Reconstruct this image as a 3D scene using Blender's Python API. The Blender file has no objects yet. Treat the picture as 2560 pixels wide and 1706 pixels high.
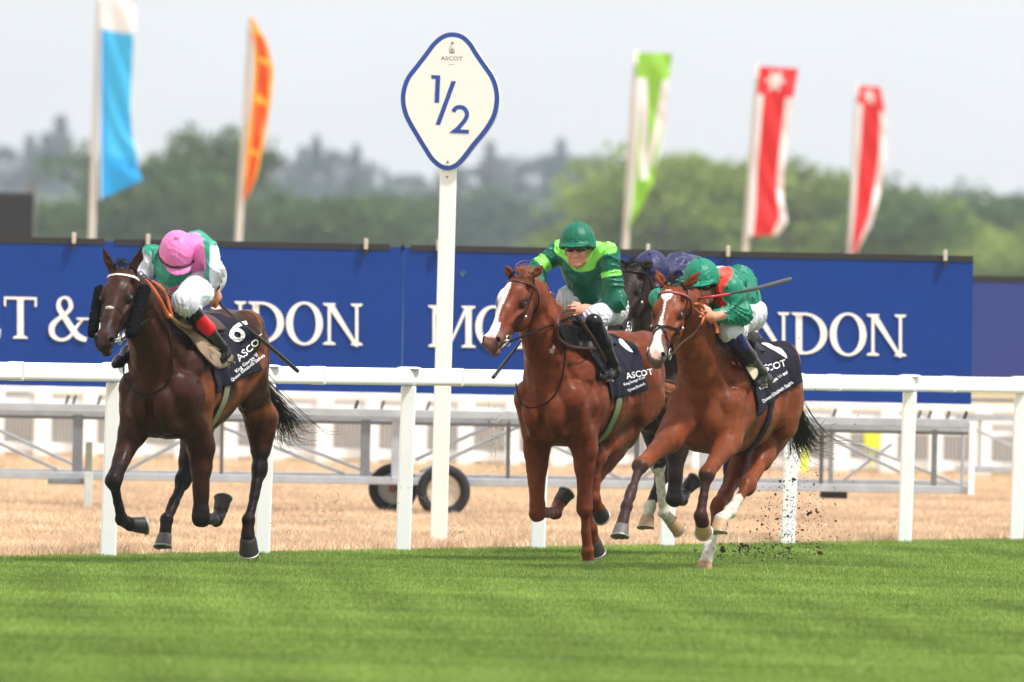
import bpy, bmesh, math, random
import numpy as np
from mathutils import Vector, Matrix, Euler
C = bpy.context.scene.collection
scn = bpy.context.scene
R = math.radians
# ------------------------------------------------------------------ camera
FOC, SENS, W0, H0 = 400.0, 36.0, 2560.0, 1706.0
FPX = FOC / SENS * W0
CAMH = 1.425
HOR = 864.0                      # image row of the horizon at the middle column
ROLL = R(1.15)
PITCH = math.atan((HOR - H0 / 2) / FPX)      # + = looking up
fw = np.array([0, math.cos(PITCH), math.sin(PITCH)])
r0 = np.array([1.0, 0, 0]); u0 = np.cross(r0, fw)
rt = math.cos(ROLL) * r0 + math.sin(ROLL) * u0
up = -math.sin(ROLL) * r0 + math.cos(ROLL) * u0
CP = np.array([0, 0, CAMH])
cam = bpy.data.cameras.new('camera'); camo = bpy.data.objects.new('camera', cam); C.objects.link(camo)
M = Matrix(((rt[0], up[0], -fw[0], 0), (rt[1], up[1], -fw[1], 0), (rt[2], up[2], -fw[2], CAMH), (0, 0, 0, 1)))
camo.matrix_world = M
cam.lens = FOC; cam.sensor_width = SENS; cam.clip_start = 1; cam.clip_end = 12000
cam.dof.use_dof = True; cam.dof.focus_distance = 73.0; cam.dof.aperture_fstop = 4.6
scn.camera = camo
# ------------------------------------------------------------------ world and sun
SUN_EL, SUN_AZ = R(60), R(122)    # azimuth clockwise from +Y (away from the camera)
wd = bpy.data.worlds.new("World"); scn.world = wd; wd.use_nodes = True
nt = wd.node_tree; bg = nt.nodes['Background']
sky = nt.nodes.new('ShaderNodeTexSky'); sky.sky_type = 'NISHITA'; sky.sun_disc = False
sky.sun_elevation = SUN_EL; sky.sun_rotation = SUN_AZ; sky.air_density = 1.0; sky.dust_density = 4.0
hs = nt.nodes.new('ShaderNodeMix'); hs.data_type = 'RGBA'
hs.inputs['Factor'].default_value = 0.82
hs.inputs[7].default_value = (8.5, 8.7, 8.9, 1)      # high thin cloud veil over the sky
nt.links.new(sky.outputs[0], hs.inputs[6]); nt.links.new(hs.outputs[2], bg.inputs[0])
bg.inputs[1].default_value = 0.1
tcw = nt.nodes.new('ShaderNodeTexCoord'); nzw = nt.nodes.new('ShaderNodeTexNoise'); nzw.inputs['Scale'].default_value = 9; nzw.inputs['Detail'].default_value = 3; mrw = nt.nodes.new('ShaderNodeMapRange'); mrw.inputs[1].default_value = .3; mrw.inputs[2].default_value = .7; mrw.inputs[3].default_value = .74; mrw.inputs[4].default_value = .88
mpw = nt.nodes.new('ShaderNodeMapping'); mpw.inputs['Scale'].default_value = (1, 1, 4); nt.links.new(tcw.outputs['Generated'], mpw.inputs[0]); nt.links.new(mpw.outputs[0], nzw.inputs[0]); nt.links.new(nzw.outputs[0], mrw.inputs[0]); nt.links.new(mrw.outputs[0], hs.inputs['Factor'])
sl = bpy.data.lights.new('sun', 'SUN'); sl.energy = 3.4; sl.angle = R(5); sl.color = (1, 0.97, 0.93)
slo = bpy.data.objects.new('sun', sl); C.objects.link(slo)
sd = np.array([math.sin(SUN_AZ) * math.cos(SUN_EL), math.cos(SUN_AZ) * math.cos(SUN_EL), math.sin(SUN_EL)])
slo.rotation_euler = Vector(sd).to_track_quat('Z', 'Y').to_euler()
vs = scn.view_settings; vs.view_transform = 'Standard'; vs.look = 'None'; vs.exposure = 0.47; vs.gamma = 1
# ------------------------------------------------------------------ pixel <-> world
def ray(px, py):
    return fw + rt * ((px - W0 / 2) / FPX) + up * ((H0 / 2 - py) / FPX)
def GP(px, py, z=0.0):           # where the ray meets height z
    d = ray(px, py); t = (z - CAMH) / d[2]; return CP + d * t
def DP(px, py, Y):               # where the ray meets depth Y
    d = ray(px, py); return CP + d * (Y / d[1])
def PIX(p):                      # world points (n,3) -> pixels
    q = np.atleast_2d(p) - CP; z = q @ fw
    return np.stack([W0 / 2 + FPX * (q @ rt) / z, H0 / 2 - FPX * (q @ up) / z], 1)
# ------------------------------------------------------------------ naming
def tag(o, label=None, cat=None, group=None, kind=None):
    if label: o['label'] = label
    if cat: o['category'] = cat
    if group: o['group'] = group
    if kind: o['kind'] = kind
    return o
def empty(name, loc, label, cat, group=None):
    o = bpy.data.objects.new(name, None); C.objects.link(o); o.location = Vector([float(v) for v in loc]); o.empty_display_size = 0.1
    return tag(o, label, cat, group)
def adopt(ch, pa):
    ch.parent = pa; ch.matrix_parent_inverse = Matrix.Translation(-pa.location)
    return ch
def mesh_np(name, V, F, mat, parent=None, smooth=True, col=None):
    me = bpy.data.meshes.new(name); V = np.asarray(V, np.float32)
    if isinstance(F, np.ndarray) and F.ndim == 2:
        n, k = F.shape
        me.vertices.add(len(V)); me.vertices.foreach_set('co', V.ravel())
        me.loops.add(n * k); me.loops.foreach_set('vertex_index', F.astype(np.int32).ravel())
        me.polygons.add(n); me.polygons.foreach_set('loop_start', np.arange(0, n * k, k, dtype=np.int32))
        me.update(calc_edges=True); me.validate()
    else:
        me.from_pydata([tuple(map(float, v)) for v in V], [], [tuple(int(i) for i in f) for f in F]); me.update()
    if smooth: me.polygons.foreach_set('use_smooth', np.ones(len(me.polygons), bool))
    if col is not None:
        a = me.color_attributes.new('Col', 'FLOAT_COLOR', 'POINT'); c = np.ones((len(V), 4), np.float32); c[:, :3] = col
        a.data.foreach_set('color', c.ravel())
    if mat is not None: me.materials.append(mat)
    o = bpy.data.objects.new(name, me); C.objects.link(o)
    if parent is not None: adopt(o, parent)
    return o
class MB:                        # collects boxes, tubes and sheets into one mesh
    def __init__(s): s.V = []; s.F = []; s.C = []
    def add(s, V, F, c=(1, 1, 1)):
        b = len(s.V); s.V += [tuple(map(float, v)) for v in V]; s.F += [tuple(b + i for i in f) for f in F]; s.C += [tuple(c)] * len(V)
    def box(s, c, size, Rm=None, c3=(1, 1, 1)):
        h = np.array(size) / 2.0; P = [np.array((x, y, z)) * h for x in (-1, 1) for y in (-1, 1) for z in (-1, 1)]
        if Rm is not None: P = [Rm @ p for p in P]
        s.add([np.array(c) + p for p in P], [(0, 1, 3, 2), (4, 6, 7, 5), (0, 4, 5, 1), (2, 3, 7, 6), (0, 2, 6, 4), (1, 5, 7, 3)], c3)
    def tube(s, pts, r, n=8, c3=(1, 1, 1), flat=None, cap=True):
        pts = [np.array(p, float) for p in pts]; m = len(pts)
        rs = r if hasattr(r, '__len__') else [r] * m
        t0 = pts[1] - pts[0]; t0 = t0 / np.linalg.norm(t0)
        a = np.cross(t0, (0, 0, 1.0) if abs(t0[2]) < .9 else (1.0, 0, 0)); a /= np.linalg.norm(a)
        V = []
        for i, p in enumerate(pts):
            t = pts[min(i + 1, m - 1)] - pts[max(i - 1, 0)]; t = t / (np.linalg.norm(t) + 1e-9)
            a = a - t * (a @ t); a /= np.linalg.norm(a) + 1e-9
            if flat is not None:
                nn = np.array(flat[i]) if np.ndim(flat[0]) else np.array(flat); nn = nn - t * (nn @ t); nn /= np.linalg.norm(nn) + 1e-9; b2 = nn; a2 = np.cross(t, b2)
            else: a2 = a; b2 = np.cross(t, a)
            for k in range(n):
                an = 2 * math.pi * k / n
                V.append(p + rs[i] * (math.cos(an) * a2 + (0.3 if flat is not None else 1) * math.sin(an) * b2))
        F = [(i * n + k, i * n + (k + 1) % n, (i + 1) * n + (k + 1) % n, (i + 1) * n + k) for i in range(m - 1) for k in range(n)]
        if cap: F += [tuple(range(n))[::-1], tuple((m - 1) * n + k for k in range(n))]
        s.add(V, F, c3)
    def build(s, name, mat, parent=None, smooth=False, bevel=0, col=False):
        o = mesh_np(name, s.V, s.F, mat, parent, smooth, np.array(s.C) if col else None)
        bm = bmesh.new(); bm.from_mesh(o.data); bmesh.ops.recalc_face_normals(bm, faces=bm.faces); bm.to_mesh(o.data); bm.free()
        if bevel:
            m = o.modifiers.new('bevel', 'BEVEL'); m.width = bevel; m.segments = 2; m.limit_method = 'ANGLE'
        return o
def ellip(c, r, n=16, m=10, Rm=None):
    V = []; F = []
    for i in range(m + 1):
        th = math.pi * i / m
        for k in range(n):
            ph = 2 * math.pi * k / n; v = np.array((math.sin(th) * math.cos(ph), math.sin(th) * math.sin(ph), math.cos(th))) * np.array(r)
            if Rm is not None: v = Rm @ v
            V.append(np.array(c) + v)
    for i in range(m):
        for k in range(n): F.append((i * n + k, (i + 1) * n + k, (i + 1) * n + (k + 1) % n, i * n + (k + 1) % n))
    return V, F
# ------------------------------------------------------------------ materials
MATS = {}
def mat(name, col=(.5, .5, .5), rough=.6, metal=0, attr=False, noise=0, nscale=20, bump=0, bscale=60, sheen=0, coat=0, trans=0, spec=.5, stretch=None, dark=None, wave=None):
    if name in MATS: return MATS[name]
    m = bpy.data.materials.new(name); m.use_nodes = True; MATS[name] = m
    nt = m.node_tree; b = nt.nodes['Principled BSDF']; L = nt.links.new
    b.inputs['Roughness'].default_value = rough; b.inputs['Metallic'].default_value = metal
    b.inputs['Specular IOR Level'].default_value = spec
    if sheen: b.inputs['Sheen Weight'].default_value = sheen; b.inputs['Sheen Roughness'].default_value = .4
    if coat: b.inputs['Coat Weight'].default_value = coat; b.inputs['Coat Roughness'].default_value = .25
    tc = nt.nodes.new('ShaderNodeTexCoord'); mp = nt.nodes.new('ShaderNodeMapping')
    L(tc.outputs['Object'], mp.inputs[0])
    if stretch: mp.inputs['Scale'].default_value = stretch
    if attr:
        a = nt.nodes.new('ShaderNodeAttribute'); a.attribute_name = 'Col'; src = a.outputs['Color']
    else:
        a = nt.nodes.new('ShaderNodeRGB'); a.outputs[0].default_value = (*col, 1); src = a.outputs[0]
    if noise:
        n = nt.nodes.new('ShaderNodeTexNoise'); n.inputs['Scale'].default_value = nscale; n.inputs['Detail'].default_value = 5; L(mp.outputs[0], n.inputs[0])
        mr = nt.nodes.new('ShaderNodeMapRange'); mr.inputs[1].default_value = .3; mr.inputs[2].default_value = .7
        mr.inputs[3].default_value = 1 - noise; mr.inputs[4].default_value = 1 + noise; L(n.outputs[0], mr.inputs[0])
        mx = nt.nodes.new('ShaderNodeVectorMath'); mx.operation = 'SCALE'; L(src, mx.inputs[0]); L(mr.outputs[0], mx.inputs['Scale']); src = mx.outputs[0]
    L(src, b.inputs['Base Color'])
    if trans:
        tr = nt.nodes.new('ShaderNodeBsdfTranslucent'); L(src, tr.inputs[0]); ms = nt.nodes.new('ShaderNodeMixShader'); ms.inputs[0].default_value = trans
        L(b.outputs[0], ms.inputs[1]); L(tr.outputs[0], ms.inputs[2]); L(ms.outputs[0], nt.nodes['Material Output'].inputs[0])
    if bump:
        n2 = nt.nodes.new('ShaderNodeTexNoise'); n2.inputs['Scale'].default_value = bscale; n2.inputs['Detail'].default_value = 4; L(mp.outputs[0], n2.inputs[0])
        bp = nt.nodes.new('ShaderNodeBump'); bp.inputs['Strength'].default_value = 1; bp.inputs['Distance'].default_value = bump; L(n2.outputs[0], bp.inputs['Height']); L(bp.outputs[0], b.inputs['Normal'])
    return m
def S(r, g, b):                  # sRGB 0-255 -> linear
    return tuple(((v / 255) / 12.92 if v / 255 <= .04045 else ((v / 255 + .055) / 1.055) ** 2.4) for v in (r, g, b))
# ------------------------------------------------------------------ implicit surfaces -> one continuous mesh
def nrm(v): v = np.array(v, float); return v / (np.linalg.norm(v) + 1e-12)
class Sdf:
    def __init__(s): s.P = []
    def cone(s, a, b, ra, rb, k=.03, sq=None, op=1):   # sq = (axis, factor): thinner along axis by factor
        s.P.append(('c', np.array(a, float), np.array(b, float), ra, rb, k, sq, op)); return s
    def ell(s, c, r, Rm=None, k=.03, op=1):
        s.P.append(('e', np.array(c, float), np.array(r, float), None if Rm is None else np.array(Rm, float), None, k, None, op)); return s
    def cut(s, *a, **kw):
        return s.ell(*a, op=-1, **kw)
    def chain(s, pts, rs, k=.02, sq=None):
        for i in range(len(pts) - 1): s.cone(pts[i], pts[i + 1], rs[i], rs[i + 1], k, sq)
        return s
    @staticmethod
    def d1(p, X):
        if p[0] == 'c':
            _, a, b, ra, rb, k, sq, op = p
            if sq is not None:
                ax = nrm(sq[0]); g = 1 / sq[1] - 1
                X = X + ((X - a) @ ax)[..., None] * ax * g
                b = b + ((b - a) @ ax) * ax * g
            ba = b - a; t = np.clip(((X - a) @ ba) / (ba @ ba + 1e-12), 0, 1)
            q = X - a - t[..., None] * ba
            d = np.sqrt((q * q).sum(-1)) - (ra + (rb - ra) * t)
            return d * (sq[1] ** .5 if sq is not None else 1)
        _, c, r, Rm, _, k, _, op = p
        q = X - c
        if Rm is not None: q = q @ Rm
        k0 = np.sqrt(((q / r) ** 2).sum(-1)); k1 = np.sqrt(((q / (r * r)) ** 2).sum(-1)) + 1e-9
        return k0 * (k0 - 1) / k1
    def bb(s, p, m):
        if p[0] == 'c':
            lo = np.minimum(p[1] - p[3], p[2] - p[4]); hi = np.maximum(p[1] + p[3], p[2] + p[4])
        else:
            mr = p[2] if p[3] is None else np.sqrt(((p[3] * p[2]) ** 2).sum(1)); lo = p[1] - mr; hi = p[1] + mr
        return lo - m, hi + m
    @staticmethod
    def comb(D, d, k, op):
        if op == 1:
            h = np.maximum(k - np.abs(D - d), 0) / k; return np.minimum(D, d) - h * h * k * .25
        d = -d; h = np.maximum(k - np.abs(D - d), 0) / k; return np.maximum(D, d) + h * h * k * .25
    def at(s, X):
        X = np.atleast_2d(np.asarray(X, float)); D = np.full(len(X), 9.0)
        for p in s.P: D = s.comb(D, s.d1(p, X), p[5], p[7])
        return D
    def grad(s, X, e=.004):
        G = np.stack([s.at(X + np.eye(3)[i] * e) - s.at(X - np.eye(3)[i] * e) for i in range(3)], 1)
        return G / (np.linalg.norm(G, axis=1, keepdims=True) + 1e-9)
    def snap(s, X, off=.004, it=6):
        X = np.atleast_2d(np.asarray(X, float)).copy()
        for _ in range(it): X -= s.grad(X) * (s.at(X) - off)[:, None] * .9
        return X
    def shoot(s, A, dirs, off=.004, far=.8):           # from A+dir*far inwards to the surface
        A = np.atleast_2d(A); dirs = np.atleast_2d(dirs); t = np.full(len(dirs), far)
        for _ in range(40): t = np.maximum(t - .75 * (s.at(A + dirs * t[:, None]) - off), 0)
        return A + dirs * t[:, None]
    def mesh(s, h, disp=None):
        lo = np.min([s.bb(p, .03)[0] for p in s.P if p[7] == 1], 0); hi = np.max([s.bb(p, .03)[1] for p in s.P if p[7] == 1], 0)
        n = np.ceil((hi - lo) / h).astype(int) + 2
        D = np.full(n, .2, np.float32); ax = [lo[i] + h * np.arange(n[i]) for i in range(3)]
        for p in s.P:
            l, u = s.bb(p, p[5] + 2.5 * h)
            i0 = np.maximum(((l - lo) / h).astype(int), 0); i1 = np.minimum(np.ceil((u - lo) / h).astype(int) + 1, n)
            if (i1 <= i0).any(): continue
            X = np.stack(np.meshgrid(*[ax[i][i0[i]:i1[i]] for i in range(3)], indexing='ij'), -1)
            sl_ = tuple(slice(i0[i], i1[i]) for i in range(3))
            D[sl_] = s.comb(D[sl_], s.d1(p, X), p[5], p[7])
        if disp is not None:
            idx = np.argwhere(np.abs(D) < 3.5 * h + .02); X = lo + idx * h
            D[tuple(idx.T)] += disp(X)
        sg = D < 0
        c = sg[:-1, :-1, :-1].astype(np.int8)
        cnt = np.zeros(c.shape, np.int8)
        for dx in (0, 1):
            for dy in (0, 1):
                for dz in (0, 1): cnt += sg[dx:n[0] - 1 + dx, dy:n[1] - 1 + dy, dz:n[2] - 1 + dz]
        act = (cnt > 0) & (cnt < 8); cells = np.argwhere(act)
        idm = np.full(act.shape, -1, np.int32); idm[act] = np.arange(len(cells))
        acc = np.zeros((len(cells), 3)); num = np.zeros(len(cells))
        cor = [(x, y, z) for x in (0, 1) for y in (0, 1) for z in (0, 1)]
        vals = {q: D[cells[:, 0] + q[0], cells[:, 1] + q[1], cells[:, 2] + q[2]] for q in cor}
        for q in cor:
            for a in range(3):
                if q[a] == 0:
                    r = list(q); r[a] = 1; r = tuple(r); v0 = vals[q]; v1 = vals[r]; m = (v0 < 0) != (v1 < 0)
                    t = np.where(m, v0 / np.where(m, v0 - v1, 1), 0)
                    pt = np.tile(np.array(q, float), (len(cells), 1)); pt[:, a] += t
                    acc += pt * m[:, None]; num += m
        V = lo + h * (cells + acc / num[:, None])
        F = []
        for a in range(3):
            b, cc = (a + 1) % 3, (a + 2) % 3
            s0 = [slice(None)] * 3; s1 = [slice(None)] * 3; s0[a] = slice(0, -1); s1[a] = slice(1, None)
            m = sg[tuple(s0)] != sg[tuple(s1)]; e = np.argwhere(m); e = e[(e[:, b] > 0) & (e[:, cc] > 0) & (e[:, b] < n[b] - 1) & (e[:, cc] < n[cc] - 1)]
            ins = sg[e[:, 0], e[:, 1], e[:, 2]]
            def ci(db, dc):
                g = e.copy(); g[:, b] += db; g[:, cc] += dc; return idm[g[:, 0], g[:, 1], g[:, 2]]
            q = np.stack([ci(-1, -1), ci(0, -1), ci(0, 0), ci(-1, 0)], 1)
            q[~ins] = q[~ins][:, ::-1]; F.append(q)
        return V, np.concatenate(F)
def poly_inside(P, poly):        # points in polygon
    x, y = P[:, 0], P[:, 1]; ins = np.zeros(len(P), bool); n = len(poly)
    for i in range(n):
        x1, y1 = poly[i]; x2, y2 = poly[(i + 1) % n]
        c = ((y1 > y) != (y2 > y)) & (x < (x2 - x1) * (y - y1) / (y2 - y1 + 1e-12) + x1); ins ^= c
    return ins
def poly_sd(P, poly):            # signed distance to polygon, + inside
    d = np.full(len(P), 1e9); n = len(poly)
    for i in range(n):
        a = np.array(poly[i], float); b = np.array(poly[(i + 1) % n], float); ba = b - a
        t = np.clip(((P - a) @ ba) / (ba @ ba + 1e-9), 0, 1); d = np.minimum(d, np.linalg.norm(P - a - t[:, None] * ba, axis=1))
    return np.where(poly_inside(P, poly), d, -d)
def sstep(a, b, x): t = np.clip((x - a) / (b - a), 0, 1); return t * t * (3 - 2 * t)
def vnoise(X, seed=0):           # cheap smooth pseudo noise, about -1..1
    r = np.random.RandomState(seed); o = np.zeros(len(X))
    for i in range(6):
        d = r.normal(size=3); d /= np.linalg.norm(d); o += np.sin(X @ (d * r.uniform(.6, 1.6)) * 6.283 + r.uniform(0, 6.28)) / 6 * 1.8
    return o
rng = np.random.RandomState(7); random.seed(7)
K = 2560 / 2353.0
# ------------------------------------------------------------------ ground
RA = GP(270, 1394.5); RB = GP(2540, 1353)                  # foot of the running rail, left and right
RD = nrm(RB - RA); RN = np.array([-RD[1], RD[0], 0])         # along the rail, and to its far side
def rail_y(x): return RA[1] + (x - RA[0]) * RD[1] / RD[0]
g = mat('straw_soil', S(196, 165, 122), .95, noise=.25, nscale=3.0, bump=.02, bscale=30)
t = mat('turf_soil', S(92, 106, 58), .95, noise=.3, nscale=4.0, bump=.02, bscale=30)
tag(mesh_np('ground', [(-3000, -200, 0), (3000, -200, 0), (3000, 6000, 0), (-3000, 6000, 0)], [(0, 1, 2, 3)], g, smooth=False), kind='structure')
E0 = RA + RN * .16 - RD * 60; E1 = RA + RN * .16 + RD * 100
tag(mesh_np('turf', [(E0[0], E0[1], .004), (E0[0] + 60, E0[1] - 20, .004), (E1[0] + 60, E1[1], .004), (E1[0], E1[1], .004)], [(0, 1, 2, 3)], t, smooth=False), kind='structure')
tag(mesh_np('far_meadow', [(-3000, 420, .005), (3000, 420, .005), (3000, 5900, .005), (-3000, 5900, .005)], [(0, 1, 2, 3)], t, smooth=False), kind='structure')
def blades(name, XY, hgt, wid, cols, seed, tilt=.35, label=None, m=None):
    r = np.random.RandomState(seed); n = len(XY)
    a = r.uniform(0, 2 * np.pi, n); h = hgt * r.uniform(.55, 1.25, n); w = wid * r.uniform(.6, 1.3, n)
    la = r.uniform(0, 2 * np.pi, n); lm = tilt * r.uniform(.1, 1.3, n) * h
    B = np.zeros((n, 3)); B[:, :2] = XY
    sx = np.stack([np.cos(a), np.sin(a), 0 * a], 1) * w[:, None] / 2
    ln = np.stack([np.cos(la), np.sin(la), 0 * la], 1) * lm[:, None]
    z = np.zeros((n, 3)); z[:, 2] = h
    V = np.stack([B - sx, B + sx, B + sx * .8 + z * .55 + ln * .35, B - sx * .8 + z * .55 + ln * .35, B + z * .97 + ln], 1).reshape(-1, 3)
    i = (np.arange(n) * 5)[:, None]
    F = np.concatenate([i + [0, 1, 2], i + [0, 2, 3], i + [3, 2, 4]], 0)
    k = r.uniform(0, 1, n)[:, None]; c = np.array(cols)
    kk = k * (len(c) - 1); i0 = np.minimum(kk.astype(int)[:, 0], len(c) - 2); f = kk - i0[:, None]
    cc = c[i0] * (1 - f) + c[i0 + 1] * f
    pv = vnoise(np.concatenate([XY * np.array([.5, .28]), np.zeros((n, 1))], 1), seed)[:, None]
    p2 = vnoise(np.concatenate([XY * np.array([1.7, .9]), np.zeros((n, 1))], 1), seed + 50)[:, None]; p3 = vnoise(np.concatenate([XY * np.array([6.0, 3.2]), np.zeros((n, 1))], 1), seed + 60)[:, None]
    cc = cc * (1 + .17 * pv + .16 * p2 + .18 * p3)
    o = mesh_np(name, V, F, m, smooth=False, col=np.repeat(cc, 5, 0))
    return tag(o, label, name.replace('_', ' '), kind='stuff')
mg = mat('grass_blade', attr=True, rough=.55, trans=.32, spec=.25)
def scatter(y0, y1, dens, pad=.4, side=0):
    out = []
    n = int(dens * (y1 - y0) * (y1 * .094 + 2 * pad))
    y = rng.uniform(y0, y1, n); x = rng.uniform(-1, 1, n) * (y * .047 + pad)
    nx = (np.stack([x, y], 1) - RA[:2]) @ RN[:2]
    return np.stack([x, y], 1), nx
P, nx = scatter(44, 92, 4200)
ok = (nx < .14 + .05 * vnoise(np.c_[P * 3, 0 * nx], 3)) & (rng.uniform(size=len(nx)) < np.clip(1.25 - (P[:, 1] - 46) / 60, .45, 1))
P = P[ok]
blades('turf_grass', P, .028, .0036, [S(90, 120, 42), S(120, 151, 58), S(145, 173, 78), S(182, 198, 120)], 5, label='short green mown turf grass across the foreground of the racetrack', m=mg)
P, nx = scatter(70, 134, 650)
ok = (nx > .10) & (rng.uniform(size=len(nx)) < np.clip(1.5 - (P[:, 1] - 70) / 60, .35, 1)); P = P[ok]
blades('dry_grass', P, .075, .006, [S(204, 176, 144), S(224, 196, 164), S(236, 214, 188), S(182, 152, 122)], 6, tilt=.8, label='dry straw coloured grass beyond the white running rail', m=mg)
# ------------------------------------------------------------------ running rail
WH = mat('white_plastic', S(246, 247, 248), .45, noise=.05, nscale=2.5, bump=.0004, bscale=30)
rr = empty('running_rail', RA, 'long white plastic running rail on round posts beside the green turf', 'rail')
LE = np.array([.018, .0, 0])
postx = [(-115, 1397), (270, 1391.5), (655, 1383), (1007, 1375), (1344, 1368), (1667, 1363), (1969, 1360), (2261, 1353), (2540, 1349.5), (2800, 1345)]
RH = 1.255
m = MB(); sec = [(-.05, -.05), (-.052, .026), (-.035, .056), (.035, .056), (.052, .026), (.05, -.05), (.03, -.060), (-.03, -.060)]
a0 = RA - RD * 4 + LE; a1 = RB + RD * 4 + LE; zc = RH - .056
V = []
for p in (a0, a1): V += [p + RN * s_[0] + np.array([0, 0, zc + s_[1]]) for s_ in sec]
m.add(V, [(i, (i + 1) % 8, 8 + (i + 1) % 8, 8 + i) for i in range(8)] + [tuple(range(8)), tuple(range(8, 16))])
m.build('rail', WH, rr, bevel=.012)
pm = None
for i, (px, py) in enumerate(postx):
    lo_, hi_ = -30.0, 60.0
    for _ in range(50):
        md_ = (lo_ + hi_) / 2
        if PIX(RA + RD * md_)[0][0] < px: lo_ = md_
        else: hi_ = md_
    b = RA + RD * md_
    if pm is None:
        m = MB(); V = []
        for z in (-.05, RH - .12):
            c = LE * (z / RH) * 1.1; V += [c + (-.052, -.03, z), c + (.052, -.03, z), c + (.052, .03, z), c + (-.052, .03, z)]
        m.add(V, [(0, 1, 2, 3), (4, 5, 6, 7), (0, 1, 5, 4), (1, 2, 6, 5), (2, 3, 7, 6), (3, 0, 4, 7)]); po = m.build('post', WH, rr, bevel=.012); pm = po
        m = MB(); m.tube([(0, 0, 0), (0, 0, .012), (0, 0, .016)], [.085, .08, .05], 16); cp = m.build('post_cap', WH, rr, smooth=True)
        m = MB(); m.box((0, 0, 0), (.112, .128, .130)); jn = m.build('joint_sleeve', mat('white_sleeve', S(222, 225, 226), .5, noise=.03), rr, bevel=.01)
    else:
        po = pm.copy(); C.objects.link(po); adopt(po, rr); cp = cp.copy(); C.objects.link(cp); adopt(cp, rr); jn = jn.copy(); C.objects.link(jn); adopt(jn, rr)
    po.location = Vector(b); cp.location = Vector(b + LE + (0, 0, RH - .006))
    jn.location = Vector(b + LE + RD * .75 + (0, 0, zc - .001)); jn.rotation_euler.z = math.atan2(RD[1], RD[0]) - math.pi / 2; jn.scale = (.955, .25, .955)
# ------------------------------------------------------------------ flat drawing on a plane
class Sheet:
    def __init__(s, org, nvec): s.o = np.array(org, float); s.n = nrm(nvec)
    def hit(s, px, py, off=0):
        d = ray(px, py); o = s.o + s.n * off; return CP + d * (((o - CP) @ s.n) / (d @ s.n))
    def prism(s, mb, poly, z0, z1, c3=(1, 1, 1)):
        A = [s.hit(*p) for p in poly]; n = len(A); V = [a + s.n * z0 for a in A] + [a + s.n * z1 for a in A]
        F = [tuple(range(n)), tuple(range(n, 2 * n))] + [(i, (i + 1) % n, n + (i + 1) % n, n + i) for i in range(n)]
        mb.add(V, F, c3)
def smooth_loop(P, n=4, closed=True):
    P = np.array(P, float); out = []; m = len(P)
    for i in range(m if closed else m - 1):
        p0, p1, p2, p3 = (P[(i - 1) % m], P[i], P[(i + 1) % m], P[(i + 2) % m]) if closed else (P[max(i - 1, 0)], P[i], P[i + 1], P[min(i + 2, m - 1)])
        for k in range(n):
            t = k / n; out.append(.5 * ((2 * p1) + (p2 - p0) * t + (2 * p0 - 5 * p1 + 4 * p2 - p3) * t * t + (3 * p1 - p0 - 3 * p2 + p3) * t ** 3))
    if not closed: out.append(P[-1])
    return np.array(out)
def offset_loop(P, d):
    P = np.array(P); T = np.roll(P, -1, 0) - np.roll(P, 1, 0); T /= np.linalg.norm(T, axis=1, keepdims=True)
    return P + np.stack([-T[:, 1], T[:, 0]], 1) * d
def ribbon(P, W):                # 2-D stroke -> quads
    P = np.array(P, float); T = np.gradient(P, axis=0); T /= np.linalg.norm(T, axis=1, keepdims=True) + 1e-9
    N = np.stack([-T[:, 1], T[:, 0]], 1); W = np.broadcast_to(np.array(W, float), (len(P),))[:, None] / 2
    A = P + N * W; B = P - N * W
    return [[A[i], A[i + 1], B[i + 1], B[i]] for i in range(len(P) - 1)]
# ------------------------------------------------------------------ half furlong marker
PB = GP(1096, 1366); mk = empty('distance_marker', PB, 'tall white pole with blue edged diamond sign reading 1/2', 'marker')
sn = nrm((-.16, -1, .0)); sh = Sheet(PB + np.array([0, -.06, 0]), sn)
topp = DP(1121, 428, PB[1]); m = MB()
lean = (topp - PB) / (topp[2] - PB[2])
hw = 21 / FPX * PB[1]
V = []
for z in (-.05, topp[2] + .1):
    c = PB + lean * z
    V += [c + (-hw, -.035, 0), c + (hw, -.035, 0), c + (hw, .035, 0), c + (-hw, .035, 0)]
m.add(V, [(0, 1, 2, 3), (4, 5, 6, 7), (0, 1, 5, 4), (1, 2, 6, 5), (2, 3, 7, 6), (3, 0, 4, 7)]); m.build('pole', mat('white_paint', S(243, 243, 240), .4, noise=.02, nscale=4), mk, bevel=.008)
Z2 = lambda x, y: (960 + x / 3.732, 60 + y / 3.732)
out = [(635, 78), (740, 102), (820, 175), (870, 255), (950, 372), (1030, 490), (1068, 600), (1078, 710), (1060, 830), (1020, 925), (950, 1030), (850, 1150), (765, 1262), (690, 1338), (600, 1370), (510, 1345), (430, 1275), (380, 1200), (300, 1070), (205, 905), (165, 790), (155, 690), (170, 590), (210, 490), (290, 385), (380, 268), (450, 175), (540, 102)]
out = smooth_loop([Z2(*p) for p in out], 3)
m = MB(); sh.prism(m, out, -.045, 0); m.build('sign_panel', mat('sign_edge', S(240, 240, 238), .35), mk)
m = MB(); sh.prism(m, offset_loop(out, .4), .001, .003); bl = mat('sign_blue', S(38, 74, 158), .3, noise=.05, nscale=10); m.build('sign_border', bl, mk)
m = MB(); sh.prism(m, offset_loop(out, 12.4), .005, .007); m.build('sign_face', mat('sign_cream', S(244, 243, 236), .35, noise=.02, nscale=10), mk)
m = MB()
sh.prism(m, [Z2(*p) for p in [(443, 478), (527, 481), (516, 738), (473, 736), (483, 515), (443, 513)]], .0072, .0085)
sh.prism(m, [Z2(*p) for p in [(631, 534), (674, 536), (525, 944), (482, 942)]], .0072, .0085)
m.build('numeral', bl, mk)
m = MB()
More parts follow.
